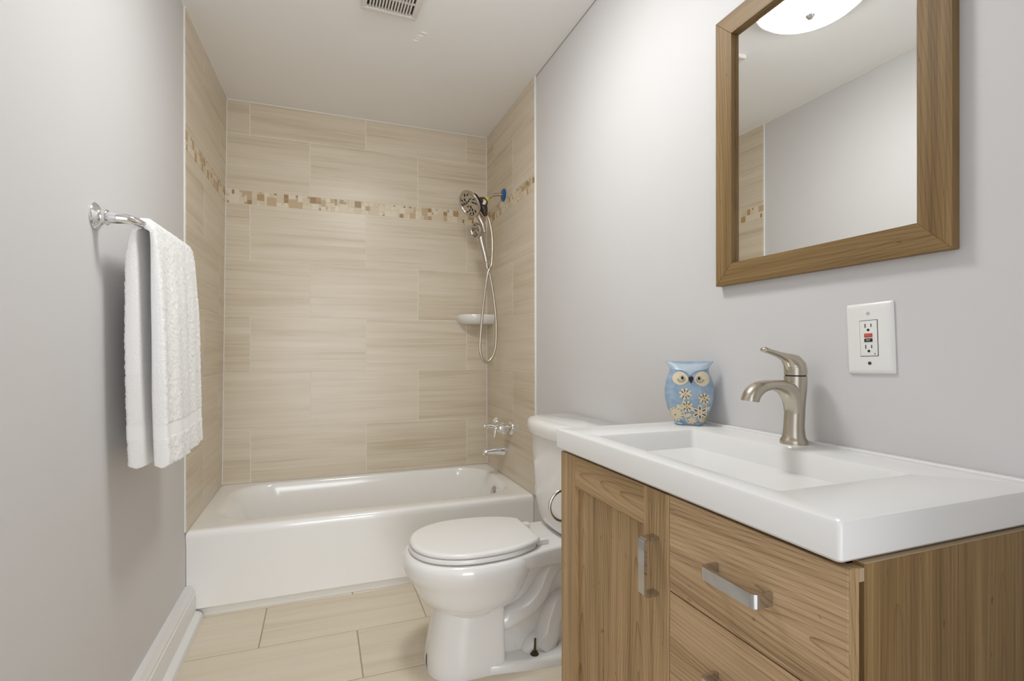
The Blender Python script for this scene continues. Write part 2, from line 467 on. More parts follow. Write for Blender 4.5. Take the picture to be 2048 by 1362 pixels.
# ------------------------------------------------------------------ bathtub
tubr = root('bathtub', (W/2, -0.37, 0), 'white alcove bathtub with plain apron below cream striped tile', 'bathtub')
bm = bmesh.new()
x0, x1 = XL+0.0005, XW-0.0005; yb = 0.0075
R = []
for z, y, in ((0.0005, YF+0.016), (0.026, YF+0.016), (0.031, YF+0.012), (0.040, YF), (0.30, YF), (0.322, YF-0.004), (0.340, YF-0.004), (0.349, YF), (0.3535, YF+0.010), (ZT, YF+0.022)):
    R.append(rrect(x0, x1, y, yb, 0.004, z))
def basin_ring(o, z, r=0.16): return rrect(0.055+o*1.9, 1.443-o*0.55, YF+0.080+o*0.6, -0.040-o*0.5, r, z)
for o, z in ((0, ZT), (0.006, ZT-0.001), (0.014, ZT-0.006), (0.022, ZT-0.016), (0.030, ZT-0.04), (0.045, ZT-0.10), (0.065, ZT-0.2), (0.085, 0.10), (0.12, 0.075), (0.17, 0.07)):
    R.append(basin_ring(o, z, 0.185-0.35*o))
loft(bm, R)
link_mesh('tub_shell', bm, M['tub'], tubr, 50)
bm = bmesh.new()
lathe(bm, [(0.0, 0.012), (0.012, 0.012), (0.030, 0.008), (0.036, 0.002), (0.036, -0.006)], (1.416, -0.372, 0.275), (-1, 0, 0.22), 32)
lathe(bm, [(0.005, 0.010), (0.005, 0.015), (0, 0.016)], (1.416, -0.372, 0.262), (-1, 0, 0.22), 12)
link_mesh('overflow_plate', bm, M['handle'], tubr)
bm = bmesh.new(); lathe(bm, [(0.03, 0), (0.033, 0.003), (0.02, 0.004), (0, 0.004)], (1.25, -0.37, 0.071), (0, 0, 1), 24)
link_mesh('drain', bm, M['chrome'], tubr)

# ------------------------------------------------------------------ tub spout and valve
sp = root('tub_spout', (W, -0.352, 0.507), 'chrome tub spout under the lever valve on the tiled wall', 'spout')
bm = bmesh.new()
rings = []
for t_, rz, ry, cz in ((0, 0.034, 0.034, 0), (0.012, 0.034, 0.034, 0), (0.020, 0.032, 0.032, 0), (0.05, 0.027, 0.029, 0.002), (0.08, 0.0215, 0.026, 0.0015), (0.110, 0.017, 0.023, -0.0005), (0.128, 0.0165, 0.022, -0.003), (0.137, 0.0135, 0.018, -0.007), (0.140, 0.007, 0.010, -0.011)):
    rings.append([Vector((W-t_, -0.352+ry*math.cos(a), 0.507+cz+rz*math.sin(a))) for a in [2*math.pi*k/28 for k in range(28)]])
loft(bm, rings)
lathe(bm, [(0.0165, 0), (0.0165, 0.026), (0.012, 0.026), (0.012, 0.01), (0, 0.01)], (W-0.122, -0.352, 0.513), (0, 0, -1), 24)
link_mesh('spout_body', bm, M['chrome'], sp)
vv = root('shower_valve', (W, -0.447, 0.645), 'chrome shower valve with lever handle above the tub spout', 'valve')
vc = Vector((W, -0.447, 0.645))
bm = bmesh.new(); lathe(bm, [(0.040, 0), (0.040, 0.004), (0.036, 0.010), (0.026, 0.016), (0.022, 0.018)], vc, (-1, 0, 0), 36)
link_mesh('escutcheon', bm, M['chrome'], vv)
bm = bmesh.new()
lathe(bm, [(0.020, 0.010), (0.020, 0.020), (0.029, 0.023), (0.030, 0.036), (0.027, 0.040), (0.034, 0.043), (0.035, 0.049), (0.028, 0.056), (0.022, 0.062), (0.021, 0.072), (0.016, 0.080), (0.006, 0.086), (0, 0.087)], vc, (-1, 0, 0), 32)
link_mesh('valve_body', bm, M['chrome'], vv)
hub = vc+Vector((-0.072, 0, 0.004))
bm = bmesh.new()
tube(bm, [hub, hub+Vector((-0.03, 0.004, 0.010)), hub+Vector((-0.055, 0.01, 0.014)), hub+Vector((-0.085, 0.012, 0.016))], [0.013, 0.011, 0.0125, 0.008], 14, sub=4)
tube(bm, [hub, hub+Vector((-0.012, 0.0, 0.022)), hub+Vector((-0.018, 0.0, 0.040))], [0.008, 0.007, 0.011], 14, sub=4)
lathe(bm, [(0, -0.004), (0.016, -0.003), (0.019, 0.003), (0.016, 0.009), (0, 0.010)], hub+Vector((-0.018, 0, 0.042)), (-0.6, -0.2, 0.7), 20)
tube(bm, [hub, hub+Vector((-0.018, -0.012, 0.004)), hub+Vector((-0.030, -0.02, -0.016)), hub+Vector((-0.034, -0.024, -0.050))], [0.012, 0.0105, 0.0085, 0.005], 14, sub=4)
link_mesh('lever_handle', bm, M['chrome'], vv)

# ------------------------------------------------------------------ shower head with hand shower
sh = root('shower_fixture', (W, -0.33, 1.981), 'satin nickel double shower head with hand shower and hanging hose', 'shower')
bm = bmesh.new(); lathe(bm, [(0.036, 0), (0.037, 0.004), (0.030, 0.011), (0.012, 0.014)], (W, -0.33, 1.981), (-1, 0, 0), 32)
o = link_mesh('escutcheon', bm, M['blue'], sh); o['label'] = 'round wall flange under blue film'
bm = bmesh.new()
tube(bm, [(W-0.005, -0.33, 1.981), (1.455, -0.33, 1.979), (1.432, -0.33, 1.974), (1.414, -0.33, 1.964), (1.392, -0.33, 1.945)], 0.0095, 14, sub=4)
link_mesh('shower_arm', bm, M['hose'], sh)
jd = Vector((-0.76, 0.0, -0.65)).normalized()
jp = Vector((1.392, -0.33, 1.945))
bm = bmesh.new(); lathe(bm, [(0.012, -0.006), (0.0175, -0.004), (0.0185, 0.010), (0.0185, 0.019), (0.015, 0.020)], jp, jd, 20)
o = link_mesh('thread_tape', bm, M['yellow'], sh); o['label'] = 'yellow taped collar'
bm = bmesh.new()
bp0 = jp+jd*0.018
tube(bm, [bp0, bp0+Vector((-0.022, -0.006, -0.014)), bp0+Vector((-0.045, -0.016, -0.016)), bp0+Vector((-0.064, -0.022, -0.022))], [0.026, 0.033, 0.030, 0.054], 20, sub=4)
tube(bm, [bp0+Vector((-0.018, 0, -0.012)), bp0+Vector((-0.006, -0.004, -0.05)), bp0+Vector((0.006, -0.004, -0.085))], [0.032, 0.023, 0.010], 16, sub=4)
link_mesh('diverter_bracket', bm, M['bracket'], sh)
bm = bmesh.new(); lathe(bm, [(0.018, 0), (0.018, 0.008), (0.014, 0.013), (0, 0.014)], bp0+Vector((-0.016, -0.026, -0.016)), (-0.2, -1, 0.1), 24)
link_mesh('diverter_knob', bm, M['chrome'], sh)
hn = Vector((-0.78, -0.30, -0.50)).normalized()
hc = Vector((1.287, -0.350, 1.904))
bm = bmesh.new(); lathe(bm, [(0.030, -0.020), (0.055, -0.014), (0.076, -0.004), (0.079, 0.004), (0.076, 0.010), (0.066, 0.012), (0.064, 0.009), (0, 0.009)], hc, hn, 48)
hd = as_parent(link_mesh('rain_head', bm, M['nickel_shower'], sh))
def nozzles(c, n, r, kmax):
    u = n.cross(Z).normalized(); w = n.cross(u)
    bm = bmesh.new()
    for ring, cnt in ((0.82, 14), (0.55, 9), (0.28, 5)):
        for k in range(cnt):
            if ring < 0.9 and (k+int(ring*100)) % 3 == 0: continue
            a = 2*math.pi*k/cnt+ring*2; p = c+(u*math.cos(a)+w*math.sin(a))*r*ring
            tdir = (-u*math.sin(a+0.9)+w*math.cos(a+0.9))
            tube(bm, [p-tdir*r*0.13, p, p+tdir*r*0.13], [r*0.03, r*0.06, r*0.03], 8)
    return bm
link_mesh('spray_pattern', nozzles(hc+hn*0.010, hn, 0.066, 0), M['black'], hd)
# hand shower docked under the head
gn = Vector((-0.92, -0.32, -0.20)).normalized(); gc = Vector((1.322, -0.345, 1.757))
bm = bmesh.new(); lathe(bm, [(0.016, -0.040), (0.030, -0.030), (0.042, -0.012), (0.045, 0.0), (0.042, 0.006), (0.036, 0.007), (0.034, 0.004), (0, 0.004)], gc, gn, 40)
tube(bm, [gc-gn*0.028+Vector((0, 0, 0.035)), gc-gn*0.026, (1.357, -0.337, 1.700), (1.375, -0.335, 1.635), (1.3865, -0.334, 1.585)], [0.012, 0.024, 0.0185, 0.0165, 0.014], 18, sub=5)
tube(bm, [(1.3865, -0.334, 1.583), (1.3915, -0.333, 1.552)], [0.0105, 0.0115], 16)
hs_ = as_parent(link_mesh('hand_shower', bm, M['nickel_shower'], sh))
link_mesh('spray_pattern', nozzles(gc+gn*0.005, gn, 0.036, 0), M['black'], hs_)
bm = bmesh.new()
tube(bm, [bp0+Vector((-0.050, -0.01, -0.06)), (1.345, -0.325, 1.845), (1.368, -0.322, 1.80), (1.378, -0.325, 1.755)], [0.012, 0.017, 0.016, 0.012], 14, sub=4)
link_mesh('docking_arm', bm, M['nickel_shower'], sh)
bm = bmesh.new()
hp = [(1.3808, 1.889), (1.4078, 1.8284), (1.4228, 1.7435), (1.4241, 1.6573), (1.4165, 1.5706), (1.3953, 1.5264), (1.3772, 1.4253), (1.359, 1.2819), (1.3439, 1.1106), (1.3528, 1.045), (1.3796, 1.0134), (1.4127, 1.0332), (1.437, 1.0964), (1.4433, 1.2262), (1.4313, 1.3699), (1.4103, 1.4984), (1.393, 1.5522)]
n = len(hp)
tube(bm, [(x, -0.318-0.022*math.sin(math.pi*i/(n-1))-0.014*(i/(n-1)), z) for i, (x, z) in enumerate(hp)], 0.0078, 12, sub=6)
link_mesh('hose', bm, M['hose'], sh)

# ------------------------------------------------------------------ corner soap shelf
bm = bmesh.new()
rings = []
cx, cy = W+0.0, 0.0
for z, s in ((1.243, 0.80), (1.248, 0.86), (1.262, 0.95), (1.282, 1.0), (1.294, 1.0), (1.300, 0.985), (1.300, 0.92), (1.292, 0.86), (1.288, 0.5)):
    ring = []
    for k in range(17):
        a = math.pi/2*k/16
        r = 0.205*s
        e = 0.62
        ring.append(Vector((cx-r*math.cos(a)**e, cy-0.75*r*math.sin(a)**e, z)))
    ring.append(Vector((cx, cy, z)))
    rings.append(ring)
loft(bm, rings)
tag(link_mesh('soap_shelf', bm, M['porcelain'], None, 50), 'white ceramic corner soap shelf on the tiled wall', 'shelf')

# ------------------------------------------------------------------ toilet
YC = -1.385
toi = root('toilet', (1.05, YC, 0), 'white two piece toilet with closed round lid beside the bathtub', 'toilet')
def egg(xc, af, ab, hw, z, nf=2.1, nb=2.6, n=72):
    out = []
    for k in range(n):
        a = 2*math.pi*k/n; c, s = math.cos(a), math.sin(a)
        e = nf if c > 0 else nb; rr = af if c > 0 else ab
        out.append(Vector((xc-rr*math.copysign(abs(c)**(2/e), c), YC+hw*math.copysign(abs(s)**(2/e), s), z)))
    return out
bm = bmesh.new()
# bowl from the neck up to the rim, and down again inside
prof = [(0.135, 0.868, 1.06, 0.105), (0.190, 0.868, 1.075, 0.110), (0.206, 0.863, 1.09, 0.117), (0.214, 0.852, 1.11, 0.129), (0.224, 0.836, 1.14, 0.144), (0.242, 0.817, 1.155, 0.159), (0.268, 0.801, 1.17, 0.170), (0.296, 0.789, 1.185, 0.177), (0.314, 0.780, 1.19, 0.183),
        (0.330, 0.766, 1.20, 0.190), (0.345, 0.760, 1.21, 0.194), (0.372, 0.758, 1.21, 0.195), (0.386, 0.762, 1.205, 0.191), (0.394, 0.772, 1.20, 0.183), (0.396, 0.79, 1.19, 0.172), (0.390, 0.815, 1.16, 0.150), (0.33, 0.83, 1.14, 0.13), (0.25, 0.87, 1.1, 0.09), (0.2, 0.93, 1.05, 0.04)]
loft(bm, [egg(0.985, 0.985-f, b-0.985, hw, z) for z, f, b, hw in prof])
# pedestal column in front
def rr_ring(xa, xb, hw, z, r): return rrect(xa, xb, YC-hw, YC+hw, r, z, 10)
def ped(xf, xb, hw, z, n=72):
    out = []
    for k in range(n):
        a = 2*math.pi*k/n; c, s = math.cos(a), math.sin(a)
        e = 2.5 if c > 0 else 14; xc = xf+0.13; rr = 0.13 if c > 0 else xb-xc
        out.append(Vector((xc-rr*math.copysign(abs(c)**(2/e), c), YC+hw*math.copysign(abs(s)**(2/e), s), z)))
    return out
loft(bm, [ped(f, 1.085, hw, z) for z, f, hw in ((0.0, 0.832, 0.124), (0.02, 0.832, 0.124), (0.06, 0.838, 0.120), (0.12, 0.850, 0.115), (0.17, 0.858, 0.112), (0.205, 0.864, 0.110), (0.225, 0.872, 0.108))])
# narrow core behind
loft(bm, [rrect(1.00, 1.40, YC-hw, YC+hw, 0.03, z) for z, hw in ((0.02, 0.075), (0.1, 0.062), (0.25, 0.062), (0.33, 0.09), (0.36, 0.11))])
# foot plate
FP = [(0.93, 0.100), (0.97, 0.114), (1.03, 0.1245), (1.09, 0.134), (1.16, 0.147), (1.25, 0.160), (1.32, 0.158), (1.37, 0.135), (1.39, 0.09)]
rings = []
for z, k in ((0.0, 1.0), (0.022, 1.0), (0.030, 0.97), (0.034, 0.90)):
    ring = [Vector((x, YC-hw*k, z)) for x, hw in FP]+[Vector((x, YC+hw*k, z)) for x, hw in FP[::-1]]
    rings.append(ring)
loft(bm, rings)
# trapway ridges on both sides
for sgn in (-1, 1):
    def ty(p): return (p[0], YC+sgn*p[1], p[2])
    tube(bm, [ty(p) for p in ((1.36, 0.06, 0.335), (1.30, 0.070, 0.325), (1.255, 0.070, 0.285), (1.225, 0.068, 0.225), (1.17, 0.066, 0.175), (1.10, 0.068, 0.150), (1.05, 0.06, 0.145))], [0.02, 0.030, 0.034, 0.036, 0.037, 0.037, 0.03], 16, sub=5)
    tube(bm, [ty(p) for p in ((1.40, 0.05, 0.165), (1.34, 0.055, 0.182), (1.295, 0.060, 0.165), (1.270, 0.062, 0.115), (1.255, 0.066, 0.065), (1.225, 0.07, 0.030))], [0.03, 0.038, 0.042, 0.044, 0.048, 0.055], 16, sub=5)
    tube(bm, [ty(p) for p in ((1.26, 0.06, 0.04), (1.205, 0.075, 0.045), (1.165, 0.08, 0.022))], [0.05, 0.038, 0.02], 14, sub=4)
# deck that carries the tank
rings = []
for x, hw, zb in ((1.06, 0.175, 0.352), (1.12, 0.166, 0.345), (1.18, 0.150, 0.338), (1.24, 0.137, 0.334), (1.32, 0.130, 0.334), (1.42, 0.128, 0.338), (1.455, 0.122, 0.345)):
    zt = 0.396+0.012*max(0, (x-1.2)/0.25)
    ring = []
    for cy, cz, a0 in ((YC+hw-0.012, zt-0.012, 0), (YC-hw+0.012, zt-0.012, 90), (YC-hw+0.018, zb+0.018, 180), (YC+hw-0.018, zb+0.018, 270)):
        r = 0.012 if cz > (zt+zb)/2 else 0.018
        for k in range(6):
            a = math.radians(a0+90*k/5); ring.append(Vector((x, cy+r*math.cos(a), cz+r*math.sin(a))))
    rings.append(ring)
loft(bm, rings)
link_mesh('bowl', bm, M['porcelain'], toi, 60)
# tank
def bow(xb, xc, xe, hw, z, r=0.03, n=20):
    """tank plan: flat back at xb, bowed front xc in the middle and xe at the ends"""
    out = [Vector((xb, YC+hw*k/6, z)) for k in range(-6, 7)]
    pts = []
    for k in range(n+1):
        v = 1-2*k/n
        xx = xc+(xe-xc)*abs(v)**2.6
        yy = hw*v
        if abs(v) > 0.93: xx += (abs(v)-0.93)/0.07*r*0.5
        pts.append(Vector((xx, YC+yy, z)))
    return out+pts
bm = bmesh.new()
loft(bm, [bow(1.485, 1.335, 1.36, 0.10, 0.398), bow(1.487, 1.318, 1.345, 0.130, 0.406), bow(1.488, 1.300, 1.335, 0.155, 0.422), bow(1.489, 1.292, 1.328, 0.170, 0.45), bow(1.490, 1.286, 1.322, 0.178, 0.50), bow(1.490, 1.280, 1.316, 0.190, 0.60), bow(1.490, 1.275, 1.312, 0.200, 0.70), bow(1.490, 1.274, 1.310, 0.204, 0.757)])
link_mesh('tank', bm, M['porcelain'], toi, 60)
bm = bmesh.new()
loft(bm, [bow(1.490, 1.272, 1.308, 0.203, 0.755), bow(1.491, 1.262, 1.300, 0.212, 0.757), bow(1.492, 1.259, 1.297, 0.215, 0.762), bow(1.492, 1.259, 1.297, 0.215, 0.792), bow(1.492, 1.262, 1.300, 0.213, 0.803), bow(1.490, 1.270, 1.308, 0.207, 0.811), bow(1.486, 1.290, 1.326, 0.19, 0.815)])
link_mesh('tank_lid', bm, M['porcelain'], toi, 60)
# seat and lid
def lid_ring(f, b, hw, z, wb): 
    out = []
    n = 60
    xc = 0.985
    for k in range(n+1):
        a = math.pi*(-0.5+k/n)            # front half
        c, s = math.cos(a), math.sin(a)
        out.append(Vector((xc-(xc-f)*c**(2/2.15) if c > 1e-6 else xc, YC+hw*math.copysign(abs(s)**(2/2.15), s), z)))
    for k in range(1, 14):                # taper towards the hinge side
        u = k/14; y = hw*math.sqrt(1-(0.80*u)**2.2)
        out.append(Vector((lerp(xc, b, u), YC+y, z)))
    out += [Vector((b, YC+wb*q, z)) for q in (1, 0.5, 0, -0.5, -1)]
    for k in range(13, 0, -1):
        u = k/14; y = hw*math.sqrt(1-(0.80*u)**2.2)
        out.append(Vector((lerp(xc, b, u), YC-y, z)))
    return out
bm = bmesh.new()
loft(bm, [lid_ring(0.785, 1.195, 0.176, 0.399, 0.105), lid_ring(0.780, 1.20, 0.181, 0.401, 0.108), lid_ring(0.779, 1.20, 0.182, 0.408, 0.108), lid_ring(0.783, 1.197, 0.178, 0.415, 0.105), lid_ring(0.79, 1.19, 0.17, 0.416, 0.1)])
link_mesh('seat', bm, M['seat'], toi, 50)
bm = bmesh.new()
loft(bm, [lid_ring(0.800, 1.200, 0.166, 0.4165, 0.100), lid_ring(0.784, 1.212, 0.178, 0.418, 0.106), lid_ring(0.782, 1.214, 0.180, 0.422, 0.107), lid_ring(0.784, 1.212, 0.178, 0.429, 0.106), lid_ring(0.790, 1.207, 0.173, 0.432, 0.101), lid_ring(0.80, 1.200, 0.164, 0.4332, 0.095)])
link_mesh('lid', bm, M['seat'], toi, 50)
for s in (-1, 1):
    bm = bmesh.new()
    box(bm, 1.205, 1.250, YC+s*0.085-0.016, YC+s*0.085+0.016, 0.398, 0.416, 0.004)
    tube(bm, [(1.207, YC+s*0.085-0.02, 0.413), (1.207, YC+s*0.085+0.02, 0.413)], 0.008, 12)
    link_mesh('hinge', bm, M['seat'], toi)
for s in (-1, 1):
    bm = bmesh.new()
    bx, by = 1.188, YC+s*0.118
    lathe(bm, [(0.016, 0), (0.016, 0.003), (0.010, 0.005), (0.010, 0.011), (0.004, 0.012), (0.0038, 0.055), (0.002, 0.057)], (bx, by, 0.031), (0.04, 0.0, 1), 14)
    o = link_mesh('floor_bolt', bm, M['bolt'], toi); o['label'] = 'dark brass closet bolt with washer'
bm = bmesh.new()
mk = []
for k in range(9):
    u = k/8; z = 0.050-0.040*u; xx = 0.836-0.006*0
    mk.append((u, z))
vsL = []; vsR = []
for u, z in mk:
    wdt = 0.0042*math.sin(math.pi*min(1, u*0.92+0.08))+0.0008
    xf = 0.832+0.15*max(0, z-0.02)
    def on_foot(dy): return bm.verts.new((xf+0.13-0.13*(1-(abs(dy)/0.1235)**2.5)**0.4-0.0012, YC-dy, z))
    dy = 0.010+0.024*u*u
    vsL.append(on_foot(dy-wdt)); vsR.append(on_foot(dy+wdt))
for i in range(8): bm.faces.new((vsL[i], vsL[i+1], vsR[i+1], vsR[i]))
bmesh.ops.solidify(bm, geom=bm.faces[:], thickness=0.0006)
o = link_mesh('printed_mark', bm, M['navy'], toi); o['label'] = 'small navy blue curved mark on the foot'

# ------------------------------------------------------------------ vanity
VX, VY0, VY1 = 1.080, -1.934, -2.700     # front face, far end, near end
VT = 0.820
van = root('vanity_cabinet', (1.29, (VY0+VY1)/2, 0), 'walnut bathroom vanity cabinet with one door and bar handled drawers', 'vanity')
FT = 0.017
def wpart(name, mat, boxes, parent=van, bev=0.0008):
    bm = bmesh.new()
    for b_, al, ac in boxes: box(bm, *b_, bev, 1, wc=(al, ac, roff()))
    return as_parent(link_mesh(name, bm, mat, parent, 30))
ym = -2.3695                                # joint between door and drawers
xs = VX+FT+0.009                            # carcass front
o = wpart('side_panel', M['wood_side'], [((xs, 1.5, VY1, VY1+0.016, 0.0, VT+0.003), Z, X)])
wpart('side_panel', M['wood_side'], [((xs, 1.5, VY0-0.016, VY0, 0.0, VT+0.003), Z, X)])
bm = bmesh.new(); box(bm, xs+0.0005, 1.4995, VY1+0.0005, VY1+0.0155, VT+0.0032, VT+0.0042)
o = link_mesh('raw_edge', bm, M['particle'], van); o['label'] = 'pale raw board edge'
bm = bmesh.new()
box(bm, xs+0.004, 1.49, VY1+0.0165, VY0-0.0165, 0.09, 0.105)
box(bm, 1.485, 1.49, VY1+0.0165, VY0-0.0165, 0.105, VT-0.02)
box(bm, xs+0.0005, xs+0.016, VY1+0.0165, VY0-0.0165, VT-0.09, VT-0.004)
box(bm, xs+0.0005, xs+0.016, ym-0.01, ym+0.01, 0.09, VT-0.09)
for zz in (0.6512, 0.4812, 0.3112): box(bm, xs+0.0005, xs+0.016, VY1+0.0165, ym-0.0105, zz-0.02, zz+0.02)
link_mesh('inner_frame', bm, M['dark'], van, 0)
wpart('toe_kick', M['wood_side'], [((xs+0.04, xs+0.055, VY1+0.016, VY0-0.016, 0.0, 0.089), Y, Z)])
bm = bmesh.new(); box(bm, VX+FT+0.0003, VX+FT+0.0085, VY1+0.0006, VY1+0.0165, VT-0.017, VT-0.001)
o = link_mesh('drawer_bumper', bm, M['particle'], van); o['label'] = 'pale plastic corner clip'
# door: stiles, rails, recessed panel
dz0, dz1 = 0.10, VT
dl, dr = VY0, ym+0.0008
st, sr = 0.076, 0.076
door = wpart('door', M['wood'], [
    ((VX, VX+FT, dl-st, dl, dz0, dz1), Z, Y),
    ((VX, VX+FT, dr, dr+sr, dz0, dz1), Z, Y),
    ((VX, VX+FT, dr+sr, dl-st, dz1-0.075, dz1), Y, Z),
    ((VX, VX+FT, dr+sr, dl-st, dz0, dz0+0.075), Y, Z)])
wpart('panel', M['wood'], [((VX+0.009, VX+0.0165, dr+sr-0.001, dl-st+0.001, dz0+0.074, dz1-0.074), Z, Y)], door)
def bar_handle(parent, c, L, axis, wdt=0.0195, out=0.033, th=0.006):
    """flat bar bent to a U, standing off the front"""
    other = Z if axis is Y else Y
    pts = []
    r = 0.010
    prof = [(-L/2, 0.0)]
    prof += [(-L/2, -(out-r))]+[(-L/2+r-r*math.cos(a), -(out-r)-r*math.sin(a)) for a in [math.pi/2*k/6 for k in range(1, 7)]]
    prof += [(L/2-r+r*math.sin(a), -(out-r)-r*math.cos(a)) for a in [math.pi/2*k/6 for k in range(0, 7)]]+[(L/2, 0.0)]
    bm = bmesh.new()
    outer = prof; inner = []
    for (s, d) in prof:
        inner.append((max(min(s, L/2-th), -L/2+th) if abs(d) < out-th else s*(L/2-th)/(L/2), max(d, -(out-th))))
    rings = []
    for (s, d), (s2, d2) in zip(outer, inner):
        ring = []
        for ss, dd, k in ((s, d, -1), (s, d, 1), (s2, d2, 1), (s2, d2, -1)):
            ring.append(Vector(c)+axis*ss+X*dd+other*(k*wdt/2))
        rings.append(ring)
    loft(bm, rings)
    bmesh.ops.recalc_face_normals(bm, faces=bm.faces[:])
    return link_mesh('handle', bm, M['handle'], parent, 35)
bar_handle(door, (VX, -2.332, 0.683), 0.108, Z, 0.0185)
zs = [(VT, 0.6525), (0.650, 0.4825), (0.480, 0.3125), (0.310, 0.10)]
for i, (za, zb) in enumerate(zs):
    d = wpart('drawer', M['wood_drawer'], [((VX, VX+FT, VY1+0.0013, ym-0.0008, zb, za), Y, Z)], bev=0.0008)
    wpart('edge_band', M['wood'], [((VX+0.0004, VX+FT-0.0002, VY1+0.0005, VY1+0.00132, zb+0.0003, za-0.0003), Z, X)], d, 0.0003)
    bar_handle(d, (VX, -2.538, za-0.083), 0.108, Y)

# sink top
CT, CB = 0.877, 0.8265
sy0, sy1 = -1.924, -2.6965
cx0 = 1.0702
bm = bmesh.new()
R = [rrect(cx0+0.012, XW-0.002, sy1+0.012, sy0-0.012, 0.004, CB+0.006), rrect(cx0+0.004, XW-0.002, sy1+0.004, sy0-0.004, 0.006, CB), rrect(cx0, XW-0.001, sy1, sy0, 0.006, CB+0.004), rrect(cx0, XW-0.001, sy1, sy0, 0.006, CT-0.006),
     rrect(cx0+0.002, XW-0.001, sy1+0.002, sy0-0.002, 0.006, CT-0.002), rrect(cx0+0.006, XW-0.001, sy1+0.006, sy0-0.006, 0.006, CT)]
bx0, bx1, by0, by1 = 1.1150, 1.3945, -2.5700, -2.0590
R += [rrect(bx0-0.004, bx1+0.004, by0-0.004, by1+0.004, 0.012, CT), rrect(bx0, bx1, by0, by1, 0.010, CT-0.0015), rrect(bx0+0.003, bx1-0.003, by0+0.006, by1-0.003, 0.010, CT-0.007)]
R += [rrect(bx0+0.010, bx1-0.010, by0+0.10, by1-0.012, 0.014, CT-0.050), rrect(bx0+0.016, bx1-0.016, by0+0.18, by1-0.020, 0.02, CT-0.088), rrect(bx0+0.024, bx1-0.024, by0+0.20, by1-0.030, 0.02, CT-0.096), rrect(bx0+0.1, bx1-0.1, by0+0.25, by1-0.13, 0.02, CT-0.100)]
loft(bm, R)
box(bm, XW-0.018, XW-0.001, sy1+0.003, sy0-0.003, CT-0.004, CT+0.0055, 0.0035, 3)
top = root('sink_top', (1.29, -2.31, CB), 'thick white vanity sink top with a rectangular sunken basin', 'sink')
link_mesh('basin_slab', bm, M['counter'], top, 35)
bm = bmesh.new(); lathe(bm, [(0.022, 0), (0.024, 0.002), (0.018, 0.004), (0.016, 0.002), (0, 0.002)], (1.255, -2.30, CT-0.0995), (0, 0, 1), 24)
link_mesh('drain', bm, M['nickel'], top)

# ------------------------------------------------------------------ faucet
FX, FY = 1.455, -2.3036
fa = root('basin_faucet', (FX, FY, CT), 'brushed nickel single lever faucet behind the basin', 'faucet')
def ell(cx, cz, rx, ry, n=28, tilt=0.0): 
    return [Vector((cx+rx*math.cos(a), FY+ry*math.sin(a), cz+tilt*math.cos(a)*rx)) for a in [2*math.pi*k/n for k in range(n)]]
bm = bmesh.new()
body = [(0.0, 0.0275, 0), (0.006, 0.0275, 0), (0.010, 0.026, 0), (0.013, 0.0235, 0), (0.020, 0.0220, 0), (0.035, 0.0205, 0), (0.055, 0.0200, 0.001), (0.080, 0.0200, 0.003), (0.100, 0.0212, 0.0035), (0.118, 0.0222, 0.0045), (0.136, 0.0225, 0.005), (0.145, 0.0225, 0.005)]
loft(bm, [ell(FX+dx, CT+z, r, r) for z, r, dx in body])
# spout: sweeps out of the body, flat and broad, turned down at the tip
path = [(FX+0.002, 0.050), (FX+0.002, 0.070), (FX-0.001, 0.088), (FX-0.008, 0.104), (FX-0.021, 0.1175), (FX-0.040, 0.1245), (FX-0.062, 0.1275), (FX-0.082, 0.1265), (FX-0.098, 0.1225), (FX-0.110, 0.1155), (FX-0.118, 0.1065), (FX-0.122, 0.0970)]
rad = [(0.0185, 0.0185), (0.0190, 0.0195), (0.0195, 0.0200), (0.0195, 0.0200), (0.0175, 0.0198), (0.0135, 0.0190), (0.0108, 0.0182), (0.0112, 0.0178), (0.0130, 0.0175), (0.0148, 0.0172), (0.0160, 0.0170), (0.0165, 0.0168)]
P_, Q_ = [], []
for i in range(len(path)-1):
    for k in range(4):
        u = k/4
        def cr(a, b, c, d): return 0.5*((2*b)+(c-a)*u+(2*a-5*b+4*c-d)*u*u+(3*b-a-3*c+d)*u**3)
        g = [path[max(i-1, 0)], path[i], path[i+1], path[min(i+2, len(path)-1)]]
        P_.append(tuple(cr(*[q[j] for q in g]) for j in (0, 1)))
        g = [rad[max(i-1, 0)], rad[i], rad[i+1], rad[min(i+2, len(path)-1)]]
        Q_.append(tuple(cr(*[q[j] for q in g]) for j in (0, 1)))
P_.append(path[-1]); Q_.append(rad[-1])
rings = []
for i, ((px, pz), (ra, rb)) in enumerate(zip(P_, Q_)):
    a, b = P_[max(i-1, 0)], P_[min(i+1, len(P_)-1)]
    d = Vector((b[0]-a[0], 0, b[1]-a[1])).normalized(); nn = Vector((-d.z, 0, d.x))
    if i == len(P_)-1: nn = Vector((1, 0, -0.04)).normalized()
    ring = []
    for k in range(28):
        t_ = 2*math.pi*k/28; c, s = math.cos(t_), math.sin(t_)
        e = 2/2.4
        ring.append(Vector((px, FY, CT+pz))+nn*ra*math.copysign(abs(c)**e, c)+Y*rb*math.copysign(abs(s)**e, s))
    rings.append(ring)
loft(bm, rings)
link_mesh('faucet_body', bm, M['nickel'], fa, 50)
bm = bmesh.new()
lathe(bm, [(0.0205, 0), (0.0205, 0.0035)], (FX+0.005, FY, CT+0.1445), (0, 0, 1), 28)
link_mesh('seam_ring', bm, M['dark'], fa)
bm = bmesh.new()
zb = 0.1478
